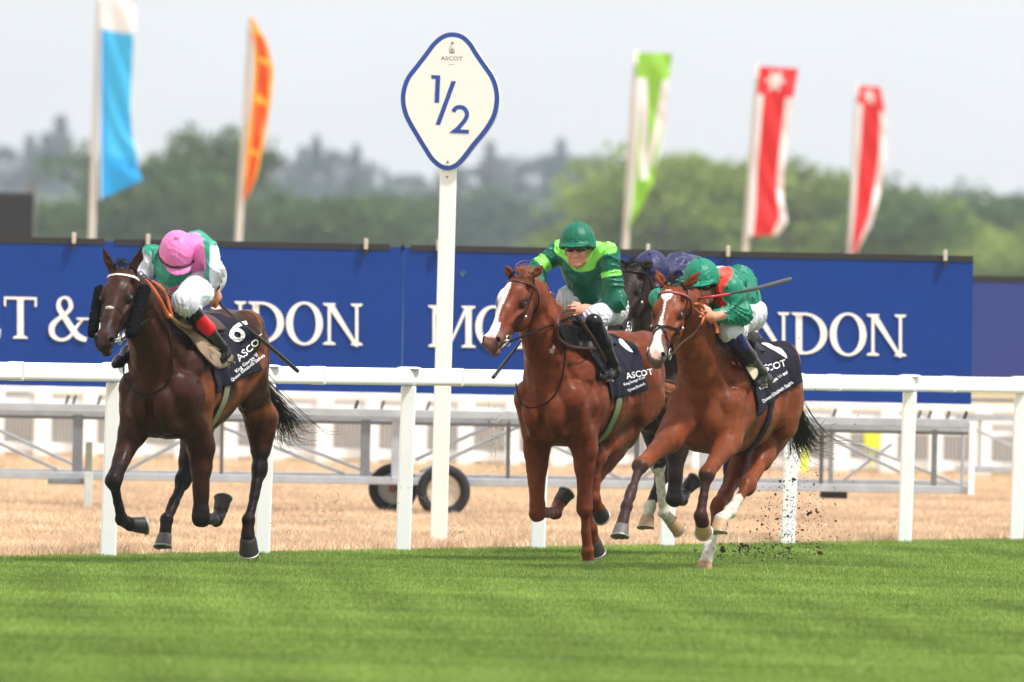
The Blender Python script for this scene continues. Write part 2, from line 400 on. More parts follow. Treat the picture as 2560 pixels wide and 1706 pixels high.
arc = smooth_loop([(648, 822), (668, 790), (708, 777), (752, 792), (776, 840), (762, 890), (715, 950), (655, 1012)], 5, False)
for q in ribbon([Z2(*p) for p in arc], 10.6): sh.prism(m, q, .0072, .0085)
sh.prism(m, [Z2(*p) for p in [(610, 1018), (650, 982), (795, 990), (794, 1026)]], .0088, .0095)
m.build('numeral', bl, mk)
def text_pts(txt, size=1.0, align='CENTER'):
    cu = bpy.data.curves.new('lettering', 'FONT'); cu.body = txt; cu.size = size; cu.align_x = align; cu.resolution_u = 3; cu.offset = .012 * size
    o = bpy.data.objects.new('lettering', cu); C.objects.link(o); dg = bpy.context.evaluated_depsgraph_get()
    me = bpy.data.meshes.new_from_object(o.evaluated_get(dg)); V = np.array([v.co for v in me.vertices]); F = [tuple(p.vertices) for p in me.polygons]
    bpy.data.objects.remove(o); bpy.data.curves.remove(cu); bpy.data.meshes.remove(me); return V, F
gy = mat('sign_grey', S(120, 118, 112), .5)
V, F = text_pts('ASCOT', 1.0); w = V[:, 0].max() - V[:, 0].min(); sc = 205 / w
V2 = [sh.hit(*Z2(632 + v[0] * sc * 1.0, 340 - v[1] * sc * .82 + v[0] * sc * .02), .0075) for v in V]; mesh_np('lettering', V2, F, gy, mk, smooth=False)
m = MB()
sh.prism(m, [Z2(*p) for p in [(612, 276), (612, 262), (632, 262), (632, 222), (640, 222), (640, 262), (660, 262), (660, 276)]], .0072, .008)
m.build('crown_emblem', gy, mk); m = MB()
for q in ribbon([Z2(*p) for p in smooth_loop([(618, 260), (612, 246), (622, 236), (634, 250), (648, 236), (660, 246), (654, 260)], 3, False)], 1.2): sh.prism(m, q, .0082, .0088)
m.build('crown_emblem', gy, mk); m = MB(); sh.prism(m, [Z2(*p) for p in [(604, 378), (660, 376), (660, 380), (604, 382)]], .0072, .008); m.build('underline', gy, mk)
sm = mat('screw_steel', S(130, 125, 115), .4, .8)
for p in [(638, 178), (594, 1288), (590, 1428)]:
    c = sh.hit(*Z2(*p), .012); V, F = ellip(c, (.009, .006, .009), 10, 6); m = MB(); m.add(V, F); m.build('screw', sm, mk, smooth=True)
# ------------------------------------------------------------------ hoardings
BY = 92.7; bs = Sheet((0, BY, 0), (0, -1, 0)); PM = FPX / BY
blue = mat('hoarding_blue', S(12, 58, 136), .6, noise=.06, nscale=2.0, bump=.012, bscale=2.2, spec=.25)
blk = mat('black_edging', S(38, 38, 40), .6); lw = mat('letter_white', S(240, 240, 236), .5)
def glyph(ch):                   # capital height 1, returns list of (quads/polys), advance width
    tk, tn, sf = .155, .06, .045; Q = []
    bar = lambda x0, y0, x1, y1: Q.append([(x0, y0), (x1, y0), (x1, y1), (x0, y1)])
    def ser(x, y, w, up):        # bracketed serif under or over a stem centred at x
        d = .05 if up else -.05
        Q.append([(x - w / 2, y), (x + w / 2, y), (x + w / 2, y - d * .7), (x + w * .25, y - d * 1.5), (x - w * .25, y - d * 1.5), (x - w / 2, y - d * .7)])
    def stem(x, t=tk, w=None): bar(x - t / 2, 0, x + t / 2, 1); ser(x, 0, w or t + .2, False); ser(x, 1, w or t + .2, True)
    def ring(cx, cy, rx, ry, a0=0, a1=360, tx=tk * 1.08, ty=tn):
        A = [R(a0 + (a1 - a0) * i / 28) for i in range(29)]
        o = [(cx + rx * math.cos(a), cy + ry * math.sin(a)) for a in A]; n_ = [(cx + (rx - tx) * math.cos(a), cy + (ry - ty) * math.sin(a)) for a in A]
        for i in range(28): Q.append([o[i], o[i + 1], n_[i + 1], n_[i]])
    if ch == 'N': stem(.13, .075, .3); stem(.8, .075, .28); Q.append([(.03, 1), (.22, 1), (.845, -.03), (.76, -.03)]); return Q, .93
    if ch == 'M': stem(.13, .075, .28); stem(.97, .15, .34); Q.append([(.06, 1), (.25, 1), (.56, .1), (.5, .1)]); Q.append([(.9, 1), (.99, 1), (.56, .1), (.5, .1)]); return Q, 1.12
    if ch == 'D': stem(.17); ring(.3, .5, .56, .5, -90, 90); bar(.17, 0, .31, tn); bar(.17, 1 - tn, .31, 1); return Q, .88
    if ch == 'O': ring(.46, .5, .45, .525); return Q, .92
    if ch == 'C': ring(.47, .5, .45, .525, 48, 320); bar(.72, .72, .79, .98); return Q, .84
    if ch == 'H': stem(.17); stem(.78); bar(.2, .47, .75, .53); return Q, .95
    if ch == 'T': stem(.42); bar(.02, 1 - tn, .82, 1); Q.append([(.02, 1), (.07, 1), (.07, .76), (.02, .78)]); Q.append([(.77, 1), (.82, 1), (.82, .78), (.77, .76)]); return Q, .86
    if ch in 'EË':
        stem(.17); bar(.17, 1 - tn, .62, 1); bar(.17, 0, .66, tn); bar(.17, .48, .48, .54); Q.append([(.57, 1), (.62, 1), (.62, .8), (.59, .8)]); Q.append([(.61, 0), (.66, 0), (.69, .22), (.65, .22)]); bar(.45, .4, .49, .62)
        if ch == 'Ë':
            for c in (.24, .46): Q.append([(c + .06 * math.cos(R(a)), 1.16 + .06 * math.sin(R(a))) for a in range(0, 360, 40)])
        return Q, .7
    if ch == 'A': Q.append([(.1, 0), (.17, 0), (.45, .95), (.4, 1.0)]); Q.append([(.36, 1.02), (.48, 1.02), (.86, 0), (.68, 0)]); ser(.13, 0, .26, False); ser(.77, 0, .34, False); bar(.25, .3, .66, .36); return Q, .92
    if ch == '&':
        P_ = smooth_loop([(.84, .5), (.7, .34), (.5, .06), (.28, -.01), (.1, .1), (.08, .3), (.2, .46), (.42, .62), (.54, .78), (.5, .95), (.38, 1.01), (.26, .93), (.25, .76), (.36, .58), (.56, .28), (.72, .08), (.92, .0)], 4, False)
        w = np.interp(np.arange(len(P_)), np.linspace(0, len(P_), 17), [.06, .07, .08, .07, .13, .15, .1, .09, .11, .09, .06, .09, .13, .14, .15, .14, .09]); Q += ribbon(P_, w)
        bar(.68, .48, .98, .53); return Q, 1.0
    return Q, .3
def word(parent, baseline, cap, glyphs):
    for ch, x in glyphs:
        Q, w = glyph(ch); m = MB()
        for i, q in enumerate(Q):
            pts = []
            for p in q:
                px = x + p[0] * cap * .985; pts.append((px, baseline + (px - 1280) * .0201 - p[1] * cap))
            bs.prism(m, pts, .006, .0085 + .0004 * (i % 40))
        m.build('letter', lw, parent)
def hoarding(x0, x1, label, glyphs, gaps, clamps, Y=BY, yt=623.6, yb=989, bm_=None):
    s_ = Sheet((0, Y, 0), (0, -1, 0)); yy = lambda x, y: y + (x - 1280) * .0199
    org = s_.hit((x0 + x1) / 2, yy((x0 + x1) / 2, yb)); e = empty('hoarding', org, label, 'hoarding', None)
    m = MB(); s_.prism(m, [(x0, yy(x0, yb)), (x1, yy(x1, yb)), (x1 + 5, yy(x1, yt)), (x0 + 5, yy(x0, yt))], -.05, 0); m.build('panel', bm_ or blue, e)
    gs = sorted(gaps); a = x0 + 5; segs = []
    for g0, g1 in gs: segs.append((a, g0)); a = g1
    segs.append((a, x1 + 5)); m = MB()
    for a, b in segs: s_.prism(m, [(a, yy(a, yt - 6)), (b, yy(b, yt - 6)), (b, yy(b, yt + 9)), (a, yy(a, yt + 9))], -.055, .006)
    m.build('top_edging', blk, e)
    for c in clamps:
        m = MB(); p = s_.hit(c, yy(c, yt)); m.box(p + (0, 0, .02), (.032, .11, .09)); m.build('clamp', mat('clamp_steel', S(198, 190, 176), .5, .2, noise=.1), e, bevel=.006)
        m = MB(); m.tube([p + (.01, -.03, -.03), p + (-.01, -.035, -.075)], .014, 8); m.build('strap', blk, e)
    return e
h1 = hoarding(-420, 1004, 'long blue hoarding ending just left of the diamond sign pole, white lettering T & CHANDON', None, [(262, 286), (975, 1004)], [185, 370, 915])
word(h1, 871.5, 104, [('M', -286), ('O', -170), ('Ë', -68), ('T', 8), ('&', 122), ('C', 240), ('H', 328), ('A', 425), ('N', 519), ('D', 622), ('O', 714), ('N', 810)])
h2 = hoarding(1005, 2428, 'blue hoarding behind the two green jockeys, from the sign pole to its free right end', None, [(1005, 1027), (1700, 1730)], [1096, 1620, 1820, 2363])
word(h2, 871.5, 104, [('M', 1072), ('O', 1187), ('Ë', 1292), ('T', 1364), ('&', 1480), ('C', 1598), ('H', 1686), ('A', 1783), ('N', 1877), ('D', 1980), ('O', 2073), ('N', 2169)])
h3 = hoarding(2380, 3300, 'plain dull blue hoarding farther back at the right edge', None, [], [2700], Y=108, yt=672, yb=952, bm_=mat('hoarding_dull', S(40, 58, 128), .6, noise=.05, nscale=2))
# ------------------------------------------------------------------ trailers that carry the hoardings
gal = mat('galvanised', S(176, 182, 188), .55, .1, noise=.12, nscale=9); dg_ = mat('grey_steel', S(122, 127, 132), .6, .1, noise=.1)
rub = mat('tyre_rubber', S(34, 34, 36), .8, noise=.2, nscale=20, bump=.004, bscale=40)
def bar_px(par, name, p0, p1, wpx, Y, mt=gal, dep=None):
    a = DP(*p0, Y); b = DP(*p1, Y); w = wpx / FPX * Y; d = nrm(b - a); m = MB(); n = nrm(np.cross(d, (0, 1, 0))); h = w / 2; dd = (dep or w) / 2
    V = []
    for c in (a, b): V += [c + n * h + (0, -dd, 0), c - n * h + (0, -dd, 0), c - n * h + (0, dd, 0), c + n * h + (0, dd, 0)]
    m.add(V, [(0, 1, 2, 3), (4, 5, 6, 7), (0, 1, 5, 4), (1, 2, 6, 5), (2, 3, 7, 6), (3, 0, 4, 7)]); return m.build(name, mt, par, bevel=.006)
def wheel(par, px, py, rpx, Y, rimc):
    c = DP(px, py, Y); r = rpx / FPX * Y; m = MB(); n = 36; prof = [(.62, -.06), (.66, -.085), (.85, -.1), (.96, -.085), (1, -.05), (1, .05), (.96, .085), (.85, .1), (.66, .085), (.62, .06)]
    V = []; F = []; q = len(prof)
    for k in range(n):
        a = 2 * math.pi * k / n
        for (rr_, y) in prof: V.append(c + (r * rr_ * math.cos(a), y, r * rr_ * math.sin(a)))
        for j in range(q): F.append((k * q + j, k * q + (j + 1) % q, ((k + 1) % n) * q + (j + 1) % q, ((k + 1) % n) * q + j))
    m.add(V, F); w = m.build('wheel', None, par, smooth=True); w.data.materials.append(rub)
    m = MB(); m.tube([c + (0, -.05, 0), c + (0, -.02, 0), c + (0, .03, 0), c + (0, .06, 0)], [r * .64, r * .5, r * .5, r * .64], 28); adopt_ = m.build('rim', rimc, w, smooth=False)
    adopt_.matrix_parent_inverse = Matrix.Identity(4)
    m = MB(); m.tube([c + (0, -.09, 0), c + (0, 0, 0)], [r * .14, r * .2], 14); hb = m.build('hub', mat('rusty_hub', S(120, 72, 52), .8, noise=.4, nscale=60), w); hb.matrix_parent_inverse = Matrix.Identity(4)
tr = empty('hoarding_trailer', DP(1100, 1300, 93.5) * (1, 1, 0), 'galvanised truss trailer under the long blue hoardings with two black wheels', 'trailer')
for Y in (BY + .05, BY + 1.15):
    o = 14 if Y > BY + 1 else 0
    bar_px(tr, 'chord', (-420, 1010 + o), (2424, 1059 + o), 21, Y); bar_px(tr, 'chord', (-420, 1180 - o * .3), (2424, 1226 - o), 19, Y)
bar_px(tr, 'brace_rail', (-420, 1034), (2424, 1084), 8, BY + .1, dg_)
for x, w_, mt_, e in [(193, 25, dg_, 0), (912, 24, dg_, 0), (987, 19, gal, 0), (1020, 14, gal, 0), (553, 9, dg_, 0), (1269, 10, dg_, 0), (1590, 12, dg_, 0), (1760, 26, gal, 0), (2076, 12, gal, 0), (2052, 10, dg_, 0), (2334, 14, dg_, 0), (2405, 9, gal, 0)]:
    y0 = 1034 + (x - 0) * .017; y1 = 1188 + x * .0162; bar_px(tr, 'upright', (x + 3, y0), (x, y1), w_, BY + (.1 if w_ > 15 else .3), mt_)
bar_px(tr, 'upright', (2431, 1056), (2427, 1238), 15, BY, WH)
for a, b, c, d, w_ in [(-140, 1046, 143, 1174, 9), (-20, 1068, 230, 1182, 9), (560, 1070, 862, 1185, 9), (600, 1060, 945, 1190, 9), (1038, 1150, 1265, 1047, 9), (1050, 1180, 1300, 1066, 9), (300, 1185, 550, 1052, 9), (1300, 1075, 1560, 1200, 9), (1600, 1200, 1760, 1080, 9), (2086, 1102, 2250, 1180, 9), (2080, 1085, 2424, 1222, 8), (2110, 1200, 2230, 1110, 7)]:
    bar_px(tr, 'brace', (a, b), (c, d), w_, BY + (.2 if w_ == 9 and a % 2 else .7), gal)
wheel(tr, 1109, 1228, 67, BY - .1, mat('rim_cream', S(214, 200, 178), .6, noise=.15, nscale=25)); wheel(tr, 983, 1221, 62, BY + .55, mat('rim_grey', S(150, 148, 145), .6, noise=.1))
bar_px(tr, 'jack_leg', (223, 1105), (221, 1190), 17, BY - .12, mat('old_timber', S(128, 132, 118), .8, noise=.2)); bar_px(tr, 'jack_leg', (222, 1180), (219, 1278), 21, BY - .15, mat('jack_white', S(196, 202, 198), .5, noise=.1))
bar_px(tr, 'coupling', (120, 1203), (212, 1204), 15, BY - .1, dg_); bar_px(tr, 'chock_box', (2050, 1237), (2118, 1239), 17, BY + .1, blk)
for x in (160, 178, 240, 883, 948, 1062, 1600, 2078, 2290, 2316, 2362, 2405): bar_px(tr, 'bracket', (x + 12, 985 + x * .018), (x, 1022 + x * .018), 8, BY + .05, blk if x % 2 else dg_)
t2 = empty('hoarding_trailer', DP(2560, 1180, 108.5) * (1, 1, 0), 'galvanised truss trailer under the dull blue hoarding at right edge', 'trailer')
for (p, q, w_) in [((2390, 1042), (3300, 1062), 17), ((2390, 1172), (3300, 1190), 16), ((2390, 1000), (3300, 1012), 12), ((2440, 1075), (2560, 1130), 8), ((2560, 1130), (2700, 1180), 8), ((2450, 1050), (2448, 1175), 9), ((2700, 1050), (2698, 1180), 14)]: bar_px(t2, 'bar', p, q, w_, 108.1, gal)
# ------------------------------------------------------------------ far white fence
FY = 132.0; fe = empty('picket_fence', (0, FY, 0), 'low white railed fence with broad posts across the dry ground', 'fence')
for y0, h_ in [(972, 14), (1004, 13), (1036, 10), (1118, 24)]: bar_px(fe, 'rail', (-260, y0 + (-260 - 1280) * .0201 + 25), (2900, y0 + (2900 - 1280) * .0201 + 25), h_, FY, WH)
bmf = mat('fence_mesh', S(150, 147, 142), .8, noise=.2, nscale=30)
for i in range(26):
    x = -130 + i * 117.5; yb_ = 1170 + (x - 1280) * .0201
    bar_px(fe, 'post', (x + 4, yb_ - 178), (x, yb_ + 2), 40 if i % 3 else 34, FY - .12, WH)
m = MB()
for i in range(330):
    x = -250 + i * 9.4; a = DP(x, 1064 + (x - 1280) * .0201, FY + .1); b = DP(x, 1168 + (x - 1280) * .0201, FY + .1); m.tube([a, b], .010, 4)
tag(m.build('wire_mesh', bmf, fe), kind='stuff')
bar_px(fe, 'back_board', (-260, 1052), (2900, 1116), 150, FY + 2.2, mat('far_board', S(186, 184, 182), .8, noise=.10, nscale=1.5), .05)
ym = mat('hi_vis_yellow', S(214, 226, 70), .6)
yp = DP(2180, 1096, 130); m = MB(); m.box(yp, (.19, .04, .27)); m.box(yp - (0, 0, .2), (.03, .03, .3)); tag(m.build('notice_board', ym, bevel=.01), 'small yellow-green notice board by the far white fence at right', 'notice board')
yp = DP(2012, 1090, 130); m = MB(); m.box(yp, (.045, .03, .42)); m.box(yp - (0, 0, .3), (.09, .09, .25)); tag(m.build('marker_post', ym, bevel=.008), 'slim yellow marker post by the far white fence', 'post')
# ------------------------------------------------------------------ dark screen at left
sb = empty('video_screen', DP(20, 700, 170) * (1, 1, 0), 'back of dark rectangular big screen behind the hoarding at far left', 'screen')
p = DP(-30, 560, 170); m = MB(); m.box(p + (0, 0, -1.2), (1.38, .5, 3.35)); m.build('cabinet', mat('dark_grey', S(24, 27, 33), .6, noise=.08, nscale=2), sb, bevel=.04)
p = DP(80, 470, 169.9); m = MB(); m.tube([p + (0, 0, -5), p + (0, 0, 0)], .05, 8); m.box(p + (0, 0, .0), (.12, .1, .16)); m.build('mast', mat('pale_mast', S(110, 112, 114), .5), sb)
# ------------------------------------------------------------------ flags
def flag(label, xb, yb0, xt, yt0, Y, left, right, colf, top=None):
    """left/right: polylines of (px,py) from top to bottom; colf(u,v)->rgb"""
    base = DP(xb, yb0, Y); tp = DP(xt, yt0, Y); d = (tp - base) / (tp[2] - base[2]); g0 = base - d * base[2]
    e = empty('feather_flag', g0, label, 'flag', 'tall flags flying behind the hoardings')
    m = MB(); m.tube([g0 + d * z for z in np.linspace(0, tp[2], 8)], np.linspace(.068, .045, 8), 10); m.build('flagpole', mat('pole_white', S(206, 202, 196), .5), e, smooth=True)
    n, k = 120, 40; L = np.array(left, float); Rr = np.array(right, float)
    v = np.linspace(0, 1, n); sl_ = np.linspace(0, 1, len(L)); sr_ = np.linspace(0, 1, len(Rr))
    A = np.stack([np.interp(v, sl_, L[:, i]) for i in (0, 1)], 1); B = np.stack([np.interp(v, sr_, Rr[:, i]) for i in (0, 1)], 1)
    for _ in range(14):
        for q in (A, B): q[1:-1] = (q[:-2] + q[2:] + 2 * q[1:-1]) / 4
    V = []; cc = []
    for i in range(n):
        for j in range(k):
            u = j / (k - 1); p = A[i] * (1 - u) + B[i] * u
            w = .16 * u * math.sin(v[i] * 9 + u * 4) + .07 * u * math.sin(v[i] * 23 - u * 6)
            V.append(DP(p[0], p[1], Y - .1 + w)); cc.append(colf(u, v[i]))
    F = np.array([(i * k + j, i * k + j + 1, (i + 1) * k + j + 1, (i + 1) * k + j) for i in range(n - 1) for j in range(k - 1)])
    mesh_np('flag_cloth', V, F, mat('flag_cloth', attr=True, rough=.7, trans=.45), e, col=np.array(cc))
cy, cb, wht = S(70, 190, 245), S(45, 170, 245), S(238, 238, 242)
flag('sky blue flag with white top, leftmost of the tall flags', 229, 600, 248, -40, 200, [(250, -25), (250, 200), (248, 500)], [(341, -25), (338, 75), (334, 180), (330, 280), (334, 350), (347, 385), (341, 415), (357, 450)], lambda u, v: wht if v < .21 - .055 * u or u < .04 or (u > .95 and v < .75) else (cb if v > .8 or u < .2 else cy))
orr, yl = S(232, 92, 40), S(250, 185, 60)
flag('orange and yellow leaf shaped flag, second from left', 596, 605, 627, 40, 190, [(625, 42), (634, 110), (634, 180), (624, 300), (614, 420), (608, 505)], [(628, 40), (668, 105), (685, 180), (676, 260), (660, 360), (640, 450), (612, 503)], lambda u, v: yl if (u < .22 or u > .84 or v < .13 or abs(v - .29) < .02 or abs(v - .5) < .015 or abs(v - .72) < .012) else orr)
gr = S(150, 208, 74)
def lime(u, v):
    if v < .13: return gr
    if u < .14 or u > .93: return wht if u < .14 or v < .5 else gr
    c = .55
    if v < .62:
        a = .13 + (v - .13) * .95; return wht if (abs(u - (c - .36 + (v - .13) * .62)) < .13 and v > .13) or (abs(u - (c + .38 - (v - .13) * .75)) < .12) else gr
    return gr
flag('lime green flag with white V shaped pattern, near the middle', 1563, 625, 1590, 125, 190, [(1594, 132), (1588, 250), (1582, 400), (1574, 520), (1572, 572)], [(1681, 134), (1670, 220), (1662, 330), (1640, 420), (1634, 455), (1608, 510), (1574, 572)], lime)
rd = S(226, 48, 52)
def redf(u, v):
    du = (u - .45) * 1.0; dv = (v - .085) * 3.9
    rr_ = math.hypot(du, dv); an = math.atan2(dv, du)
    if rr_ < .19 + .07 * math.cos(an * 6): return wht
    if v > .17 and (u < .17 or u > .78): return wht
    return rd
flag('red flag with white sides and star, the larger of two', 1863, 632, 1896, 160, 190, [(1898, 166), (1890, 300), (1878, 440), (1870, 590)], [(1996, 172), (1984, 240), (1970, 350), (1958, 450), (1960, 510), (1970, 555), (1945, 588)], redf)
flag('red flag with white sides and star, rightmost and smaller', 2125, 640, 2145, 210, 215, [(2148, 214), (2142, 300), (2132, 450), (2126, 632)], [(2200, 218), (2216, 290), (2216, 380), (2202, 480), (2180, 560), (2140, 634)], redf)
# ------------------------------------------------------------------ trees
def leafmesh(seed, kind, nl):
    r = np.random.RandomState(seed); P = []
    if kind == 'conifer':
        t = r.uniform(0, 1, nl) ** .8; h = .12 + .88 * (1 - t); rad = (1 - h) * .28 + .034; lay = .6 + .4 * np.abs(np.sin(h * 38 + r.uniform(0, .8, nl)))
        a = r.uniform(0, 6.283, nl); rr_ = rad * lay * r.uniform(.25, 1.05, nl) * (1 + .2 * np.sin(a * 3 + h * 9)); P = np.stack([rr_ * np.cos(a), rr_ * np.sin(a), h], 1); s = .018
    else:
        nb = 16; cc = []
        for i in range(nb):
            z = r.uniform(.3, .88); w = .34 * math.sqrt(max(.05, 1 - ((z - .55) / .48) ** 2)); a = r.uniform(0, 6.283); q = r.uniform(.2, 1); cc.append((w * q * math.cos(a), w * q * math.sin(a), z, r.uniform(.09, .19)))
        cc = np.array(cc); k = r.randint(0, nb, nl); d = r.normal(size=(nl, 3)); d /= np.linalg.norm(d, axis=1, keepdims=True); d[:, 2] = np.abs(d[:, 2]) * .95 - .25 * (r.uniform(size=nl) < .4)
        P = cc[k, :3] + d * cc[k, 3:4] * r.uniform(.6, 1.12, (nl, 1)); s = .02
    n = len(P); u = r.normal(size=(n, 3)); u /= np.linalg.norm(u, axis=1, keepdims=True); w = np.cross(u, r.normal(size=(n, 3))); w /= np.linalg.norm(w, axis=1, keepdims=True)
    sz = s * r.uniform(.5, 1.3, (n, 1)); V = np.stack([P - u * sz, P + w * sz * .6, P + u * sz, P - w * sz * .6], 1).reshape(-1, 3)
    F = np.arange(4 * n).reshape(n, 4); k = r.uniform(.75, 1.25, n); return V, F, np.repeat(np.stack([k, k, k * r.uniform(.8, 1.1, n)], 1), 4, 0)
def leafmat(name, c):
    m = mat(name, attr=True, rough=.6, trans=.35, spec=.2); nt = m.node_tree
    b = nt.nodes['Principled BSDF']; a = nt.nodes.new('ShaderNodeVectorMath'); a.operation = 'MULTIPLY'; at = [n for n in nt.nodes if n.type == 'ATTRIBUTE'][0]; oi = nt.nodes.new('ShaderNodeObjectInfo')
    mr = nt.nodes.new('ShaderNodeMapRange'); mr.inputs[3].default_value = .75; mr.inputs[4].default_value = 1.25; nt.links.new(oi.outputs['Random'], mr.inputs[0])
    s2 = nt.nodes.new('ShaderNodeVectorMath'); s2.operation = 'SCALE'; a.inputs[1].default_value = c
    nt.links.new(at.outputs['Color'], a.inputs[0]); nt.links.new(a.outputs[0], s2.inputs[0]); nt.links.new(mr.outputs[0], s2.inputs['Scale']); nt.links.new(s2.outputs[0], b.inputs['Base Color'])
    tr_ = [n for n in nt.nodes if n.type == 'BSDF_TRANSLUCENT'][0]; nt.links.new(s2.outputs[0], tr_.inputs[0]); return m
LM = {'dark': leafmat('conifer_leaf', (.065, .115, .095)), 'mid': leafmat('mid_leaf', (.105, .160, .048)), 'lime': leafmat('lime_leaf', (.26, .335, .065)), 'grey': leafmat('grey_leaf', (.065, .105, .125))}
bark = mat('bark', S(84, 72, 60), .9, noise=.3, nscale=8)
TP = {}
for kd in ('conifer', 'broad'):
    for v_ in range(3): TP[kd, v_] = leafmesh(20 + v_, kd, 3200 if kd == 'broad' else 2600)
TN = {}
def zone(px):
    for a, b, n in [(-999, 229, 'left of the blue flag'), (229, 596, 'between the blue and the orange flag'), (596, 1115, 'between the orange flag and the sign pole'), (1115, 1570, 'between the sign pole and the lime flag'), (1570, 1870, 'between the lime and the larger red flag'), (1870, 2135, 'between the two red flags'), (2135, 9999, 'right of the smaller red flag')]:
        if a <= px < b: return n
ORD = 'first second third fourth fifth sixth seventh eighth ninth tenth eleventh twelfth thirteenth fourteenth'.split()
def tree(px, ytop, Y, kd, mk_, wfac, label):
    z_ = zone(px); key_ = (label, z_); TN[key_] = TN.get(key_, 0) + 1
    label = '%s %s, %s from left' % (label, z_, ORD[TN[key_] - 1])
    g0 = 24.0 if Y > 1700 else 0.0
    X = DP(px, 864, Y); top = DP(px, ytop, Y); H = (top[2] - g0) * (1.03 if kd == 'conifer' else 1.08); v_ = rng.randint(3); key = 'crownmesh_%s_%d_%s' % (kd, v_, mk_)
    e = empty('pine_tree' if kd == 'conifer' else 'leafy_tree', (X[0], Y, g0), label, 'tree', 'trees along the skyline beyond the hoardings')
    if key not in bpy.data.meshes:
        V, F, c = TP[kd, v_]; o = mesh_np('crown', V, F, LM[mk_], None, smooth=False, col=c); o.data.name = key
        m = MB(); m.tube([(0, 0, 0), (.005, 0, .3), (-.005, .003, .6), (0, 0, .93 if kd == 'conifer' else .75)], [.022, .016, .011, .003], 7)
        for i in range(7):
            a = i * 2.4; z = .3 + i * .07; m.tube([(0, 0, z), (.1 * math.cos(a), .1 * math.sin(a), z + .07), (.2 * math.cos(a), .2 * math.sin(a), z + .12)], [.008, .005, .002], 5)
        t_ = m.build('trunk', bark, None, smooth=True); t_.data.name = key + '_t'
    else:
        o = bpy.data.objects.new('crown', bpy.data.meshes[key]); t_ = bpy.data.objects.new('trunk', bpy.data.meshes[key + '_t']); C.objects.link(o); C.objects.link(t_)
    rz = rng.uniform(0, 6.28)
    for q in (o, t_): q.parent = e; q.scale = (H * wfac, H * wfac, H); q.rotation_euler.z = rz
hedge = 'leafy tree standing in the hazy tree line beyond the hoardings'
tag(mesh_np('hill', [(-3000, 1450, 0), (3000, 1450, 0), (3000, 1800, 24.0), (-3000, 1800, 24.0), (-3000, 2440, 24.0), (3000, 2440, 24.0)], [(0, 1, 2, 3), (3, 2, 5, 4)], mat('wooded_hill', S(74, 92, 76), .95, noise=.3, nscale=.02), smooth=False), kind='structure')
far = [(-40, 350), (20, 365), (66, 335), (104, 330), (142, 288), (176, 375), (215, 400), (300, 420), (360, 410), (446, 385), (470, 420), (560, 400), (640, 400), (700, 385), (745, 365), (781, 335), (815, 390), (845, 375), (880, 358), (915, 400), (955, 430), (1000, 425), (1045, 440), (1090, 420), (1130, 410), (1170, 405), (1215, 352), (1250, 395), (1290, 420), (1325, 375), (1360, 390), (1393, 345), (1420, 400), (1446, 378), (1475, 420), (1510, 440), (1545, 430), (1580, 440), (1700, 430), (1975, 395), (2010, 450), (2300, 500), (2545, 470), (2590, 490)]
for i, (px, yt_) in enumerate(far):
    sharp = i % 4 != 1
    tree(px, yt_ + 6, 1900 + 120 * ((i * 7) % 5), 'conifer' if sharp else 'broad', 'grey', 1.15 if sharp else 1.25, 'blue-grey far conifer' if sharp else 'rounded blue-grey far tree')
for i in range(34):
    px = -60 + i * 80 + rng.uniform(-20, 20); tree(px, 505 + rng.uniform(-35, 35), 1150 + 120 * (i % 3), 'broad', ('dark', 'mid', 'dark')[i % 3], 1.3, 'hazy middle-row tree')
mid = [(340, 392, 'mid'), (400, 425, 'mid'), (512, 300, 'mid'), (532, 365, 'mid'), (590, 470, 'mid'), (470, 500, 'mid'), (620, 480, 'mid'), (700, 500, 'mid'), (150, 520, 'mid'), (120, 540, 'lime'), (250, 480, 'mid'), (780, 500, 'mid'), (860, 490, 'mid'), (930, 480, 'mid'), (290, 500, 'mid'), (660, 530, 'lime'), (30, 500, 'mid')]
for px, yt_, k_ in sorted(mid): tree(px, yt_, 800 + rng.uniform(0, 60), 'broad', k_, .62 if px == 512 else 1.2, 'narrow taller green tree' if px == 512 else 'green bushy nearer tree')
rg = [(1560, 520), (1605, 435), (1650, 395), (1715, 400), (1760, 430), (1805, 372), (1850, 420), (1905, 440), (1960, 460), (2010, 455), (2060, 462), (2110, 470), (2160, 465), (2210, 490), (2260, 505), (2310, 530), (2360, 560), (2640, 590), (1680, 520), (1770, 530), (1880, 540), (1990, 560), (2100, 560), (2230, 590), (2330, 605), (2420, 610), (2500, 620), (2570, 615)]
for i, (px, yt_) in enumerate(sorted(rg)): tree(px, yt_, 720 + rng.uniform(0, 60), 'broad', 'lime' if px < 1900 or yt_ > 530 else ('mid', 'lime')[i % 2], 1.35, 'yellow-green leafy tree')
for px, yt_ in [(2370, 510), (2400, 500), (2440, 478), (2490, 485), (2530, 510)]: tree(px, yt_, 900, 'broad', 'mid', 1.3, 'dark rounded tree')
